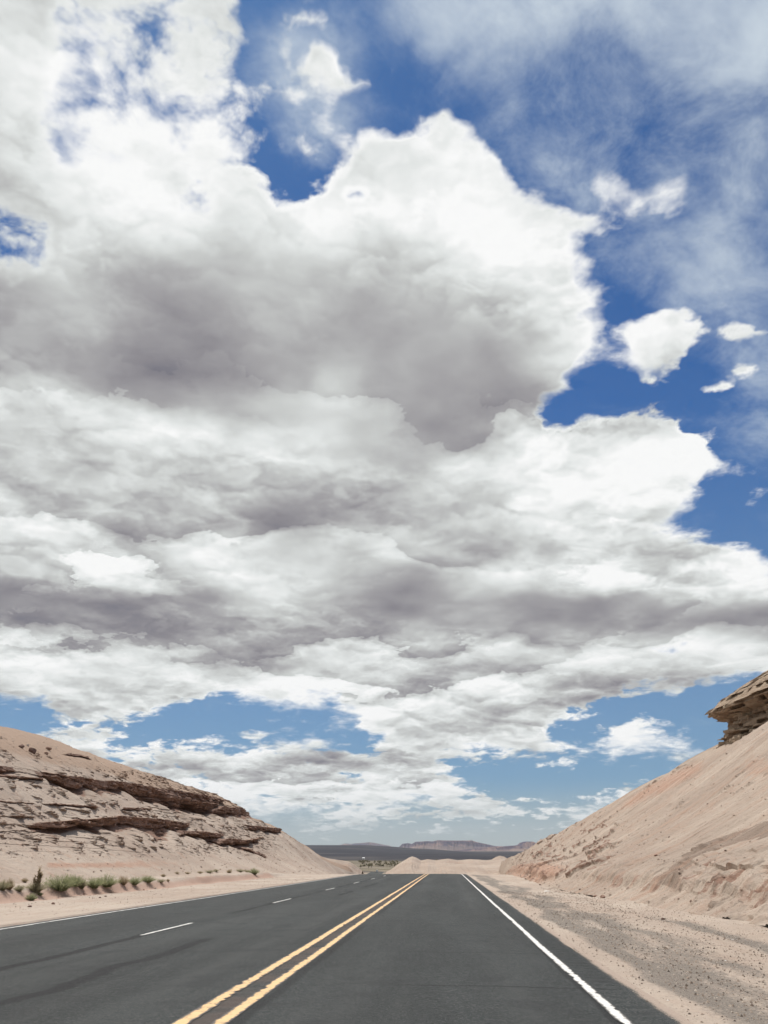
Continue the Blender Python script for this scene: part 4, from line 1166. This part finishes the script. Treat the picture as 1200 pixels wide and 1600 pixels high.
# ------------------------------------------------------------------ far cottonwoods on the valley floor
M_bark = simple('bark', (.16, .12, .09)); M_crown = leaf_mat('cottonwood leaves', (.20, .185, .11), (.38, .335, .22))
def crown_mesh(seed):
    r = np.random.default_rng(seed); n = 900
    d_ = r.normal(0, 1, (n, 3)); d_ /= np.linalg.norm(d_, axis=1)[:, None]
    lob = r.normal(0, .45, (7, 3)) * np.array([1, 1, .8]); lob[:, 2] += .1
    q = lob[r.integers(0, 7, n)] + d_ * (.45 * r.uniform(.4, 1, n) ** .5)[:, None]
    q = q * np.array([1.9, 1.9, 2.5]) + np.array([0, 0, 4.0])
    V = []; Fc = []; T = []
    for i in range(n):
        a = r.normal(0, 1, 3); a /= np.linalg.norm(a); b = np.cross(a, r.normal(0, 1, 3)); b /= np.linalg.norm(b); s = r.uniform(.14, .30)
        k = len(V); V += [q[i] - a * s, q[i] + b * s * .7, q[i] + a * s, q[i] - b * s * .7]; Fc.append((k, k + 1, k + 2, k + 3)); T += [r.uniform(0, 1)] * 4
    me = mesh_np('crown', V, Fc, False); at = me.attributes.new('tint', 'FLOAT', 'POINT'); at.data.foreach_set('value', np.array(T, np.float32)); return me
def trunk_mesh():
    bm = bmesh.new(); P0 = [(0, 0, -.3, .28), (.05, .03, 1.4, .2), (-.05, .1, 2.8, .14), (.1, 0, 4.4, .07)]
    rings = [[bm.verts.new((x + math.cos(a) * w, y + math.sin(a) * w, z)) for a in [k * math.pi / 4 for k in range(8)]] for x, y, z, w in P0]
    for a, b in zip(rings, rings[1:]):
        for k in range(8): bm.faces.new((a[k], a[(k + 1) % 8], b[(k + 1) % 8], b[k]))
    for sx in (-1, 1):
        v = [bm.verts.new(p) for p in ((0, .06, 2.2), (0, -.06, 2.2), (sx * 1.1, -.02, 3.9), (sx * 1.1, .03, 3.9), (0, 0, 2.38))]
        bm.faces.new((v[0], v[1], v[2], v[3])); bm.faces.new((v[1], v[4], v[2])); bm.faces.new((v[0], v[3], v[4]))
    me = bpy.data.meshes.new('trunk'); bm.to_mesh(me); bm.free(); return me
crowns = [crown_mesh(k) for k in (1, 2, 3)]; tr = trunk_mesh()
spots = []
rt = random.Random(3)
for k in range(110):
    c = rt.uniform(560, 690); D_ = rt.choice([900, 980, 1060, 1150, 1240]) + rt.uniform(-30, 30)
    a = ray(c, 1345); x = a.x / a.y * D_; spots.append((x, D_))
for k, (x, y) in enumerate(spots):
    t = empty('tree', (x, y, float(ground(np.array([x]), np.array([y]))[0])), rt.uniform(0, 6))
    s = rt.uniform(.25, .6); t.scale = (s * 1.9, s * 1.9, s)
    tag(t, 'small olive cottonwood, one of the belt on the valley floor beyond the road', 'tree', 'cottonwoods on the valley floor')
    link('trunk', tr, None if tr.materials else M_bark, t); link('crown', crowns[k % 3], None if crowns[k % 3].materials else M_crown, t)

# ------------------------------------------------------------------ helper for small built things
def box(bm, x0, x1, y0, y1, z0, z1, bev=0.0, taper=0.0):
    v = [bm.verts.new(p) for p in ((x0, y0, z0), (x1, y0, z0), (x1, y1, z0), (x0, y1, z0), (x0 + taper, y0 + taper, z1), (x1 - taper, y0 + taper, z1), (x1 - taper, y1 - taper, z1), (x0 + taper, y1 - taper, z1))]
    f = [bm.faces.new([v[i] for i in q]) for q in ((3, 2, 1, 0), (4, 5, 6, 7), (0, 1, 5, 4), (1, 2, 6, 5), (2, 3, 7, 6), (3, 0, 4, 7))]
    if bev:
        es = list({e for q in f for e in q.edges}); bmesh.ops.bevel(bm, geom=es, offset=bev, segments=3, affect='EDGES')
def part(name, fn, mat, parent):
    bm = bmesh.new(); fn(bm); bmesh.ops.recalc_face_normals(bm, faces=bm.faces); me = bpy.data.meshes.new(name); bm.to_mesh(me); bm.free()
    return link(name, me, mat, parent)
def cyl(bm, c, r, w, n=28):
    x, y, z = c
    a = [[bm.verts.new((x + s * w / 2, y + math.cos(k * 2 * math.pi / n) * r, z + math.sin(k * 2 * math.pi / n) * r)) for k in range(n)] for s in (-1, 1)]
    for k in range(n): bm.faces.new((a[0][k], a[0][(k + 1) % n], a[1][(k + 1) % n], a[1][k]))
    bm.faces.new(a[0]); bm.faces.new(a[1])
# white car coming up out of the valley
M_car = simple('white car paint', (.80, .80, .80), .3, .5, .03); M_glass = simple('car glass', (.03, .035, .04), .08, .6, .1); M_tyre = simple('tyre rubber', (.03, .03, .03), .9)
M_rim = simple('wheel metal', (.45, .45, .46), .35, .5, .05, metallic=.8); M_lamp = simple('lamp glass', (.75, .75, .72), .15, .6, .05); M_black = simple('black trim', (.04, .04, .04), .6)
cyy = 700.0; cxx = float(xoff(cyy)) - 3.9
car = empty('car', (cxx, cyy, float(road_z(np.array([cxx]), np.array([cyy]))[0])), 0.05)
tag(car, 'tiny white car on the valley road just above the crest', 'car')
part('body', lambda b: (box(b, -.9, .9, -2.3, 2.3, .38, 1.02, .10), box(b, -.86, .86, -1.15, 2.1, 1.021, 1.72, .12, .16)), M_car, car)
part('windscreen', lambda b: box(b, -.66, .66, -1.2, -1.0, 1.12, 1.55, .02, .03), M_glass, car)
for s in (-1, 1):
    part('side_window', lambda b: box(b, s * .80 - .03, s * .80 + .03, -.8, 1.7, 1.15, 1.52, .01), M_glass, car)
    part('headlight', lambda b: box(b, s * .66 - .17, s * .66 + .17, -2.33, -2.2, .68, .84, .02), M_lamp, car)
    for yy in (-1.45, 1.45):
        w = part('wheel', lambda b: cyl(b, (s * .82, yy, .35), .35, .22), M_tyre, car)
        part('rim', lambda b: cyl(b, (s * .93, yy, .35), .21, .03), M_rim, w)
part('bumper', lambda b: box(b, -.86, .86, -2.36, -2.24, .36, .56, .03), M_black, car)
# pale farm building far out on the flats
M_wall = simple('pale wall', (.62, .60, .56), .9); M_roof = simple('white metal roof', (.78, .78, .77), .5)
a = ray(568, 1340); Dd = 1450.0; bx_ = a.x / a.y * Dd
fb = empty('farm_building', (bx_, Dd, float(ground(np.array([bx_]), np.array([Dd]))[0])), .2)
fb.scale = (.62, .62, .8); tag(fb, 'tiny white-roofed building on the far flats at the foot of the dark plain', 'building')
part('wall', lambda b: box(b, -3.2, 3.2, -2.4, 2.4, -1, 2.4), M_wall, fb)
def roof(b):
    v = [b.verts.new(p) for p in ((-3.5, -2.7, 2.42), (3.5, -2.7, 2.42), (3.5, 2.7, 2.42), (-3.5, 2.7, 2.42), (-3.5, 0, 3.7), (3.5, 0, 3.7))]
    for q in ((0, 1, 5, 4), (2, 3, 4, 5), (1, 2, 5), (3, 0, 4), (3, 2, 1, 0)): b.faces.new([v[i] for i in q])
part('roof', roof, M_roof, fb)
part('door', lambda b: box(b, -.5, .5, -2.46, -2.41, 0, 2.0), M_black, fb)
for s in (-1, 1): part('window', lambda b: box(b, s * 2 - .45, s * 2 + .45, -2.46, -2.41, 1.0, 1.9), M_glass, fb)

# ------------------------------------------------------------------ the air
bm = bmesh.new(); box(bm, -14000, 14000, -300, 17000, -60, 420)
me = bpy.data.meshes.new('haze'); bm.to_mesh(me); bm.free()
m = bpy.data.materials.new('haze'); m.use_nodes = True; S.nt = m.node_tree; S.nt.nodes.clear()
pv_ = S.nt.nodes.new('ShaderNodeVolumePrincipled'); pv_.inputs['Color'].default_value = (.82, .87, .95, 1); pv_.inputs['Density'].default_value = HAZE; pv_.inputs['Anisotropy'].default_value = .2
oo = S.nt.nodes.new('ShaderNodeOutputMaterial'); S.nt.links.new(pv_.outputs[0], oo.inputs['Volume'])
o = link('haze', me, m); tag(o, kind='stuff'); o['label'] = 'thin pale desert air'
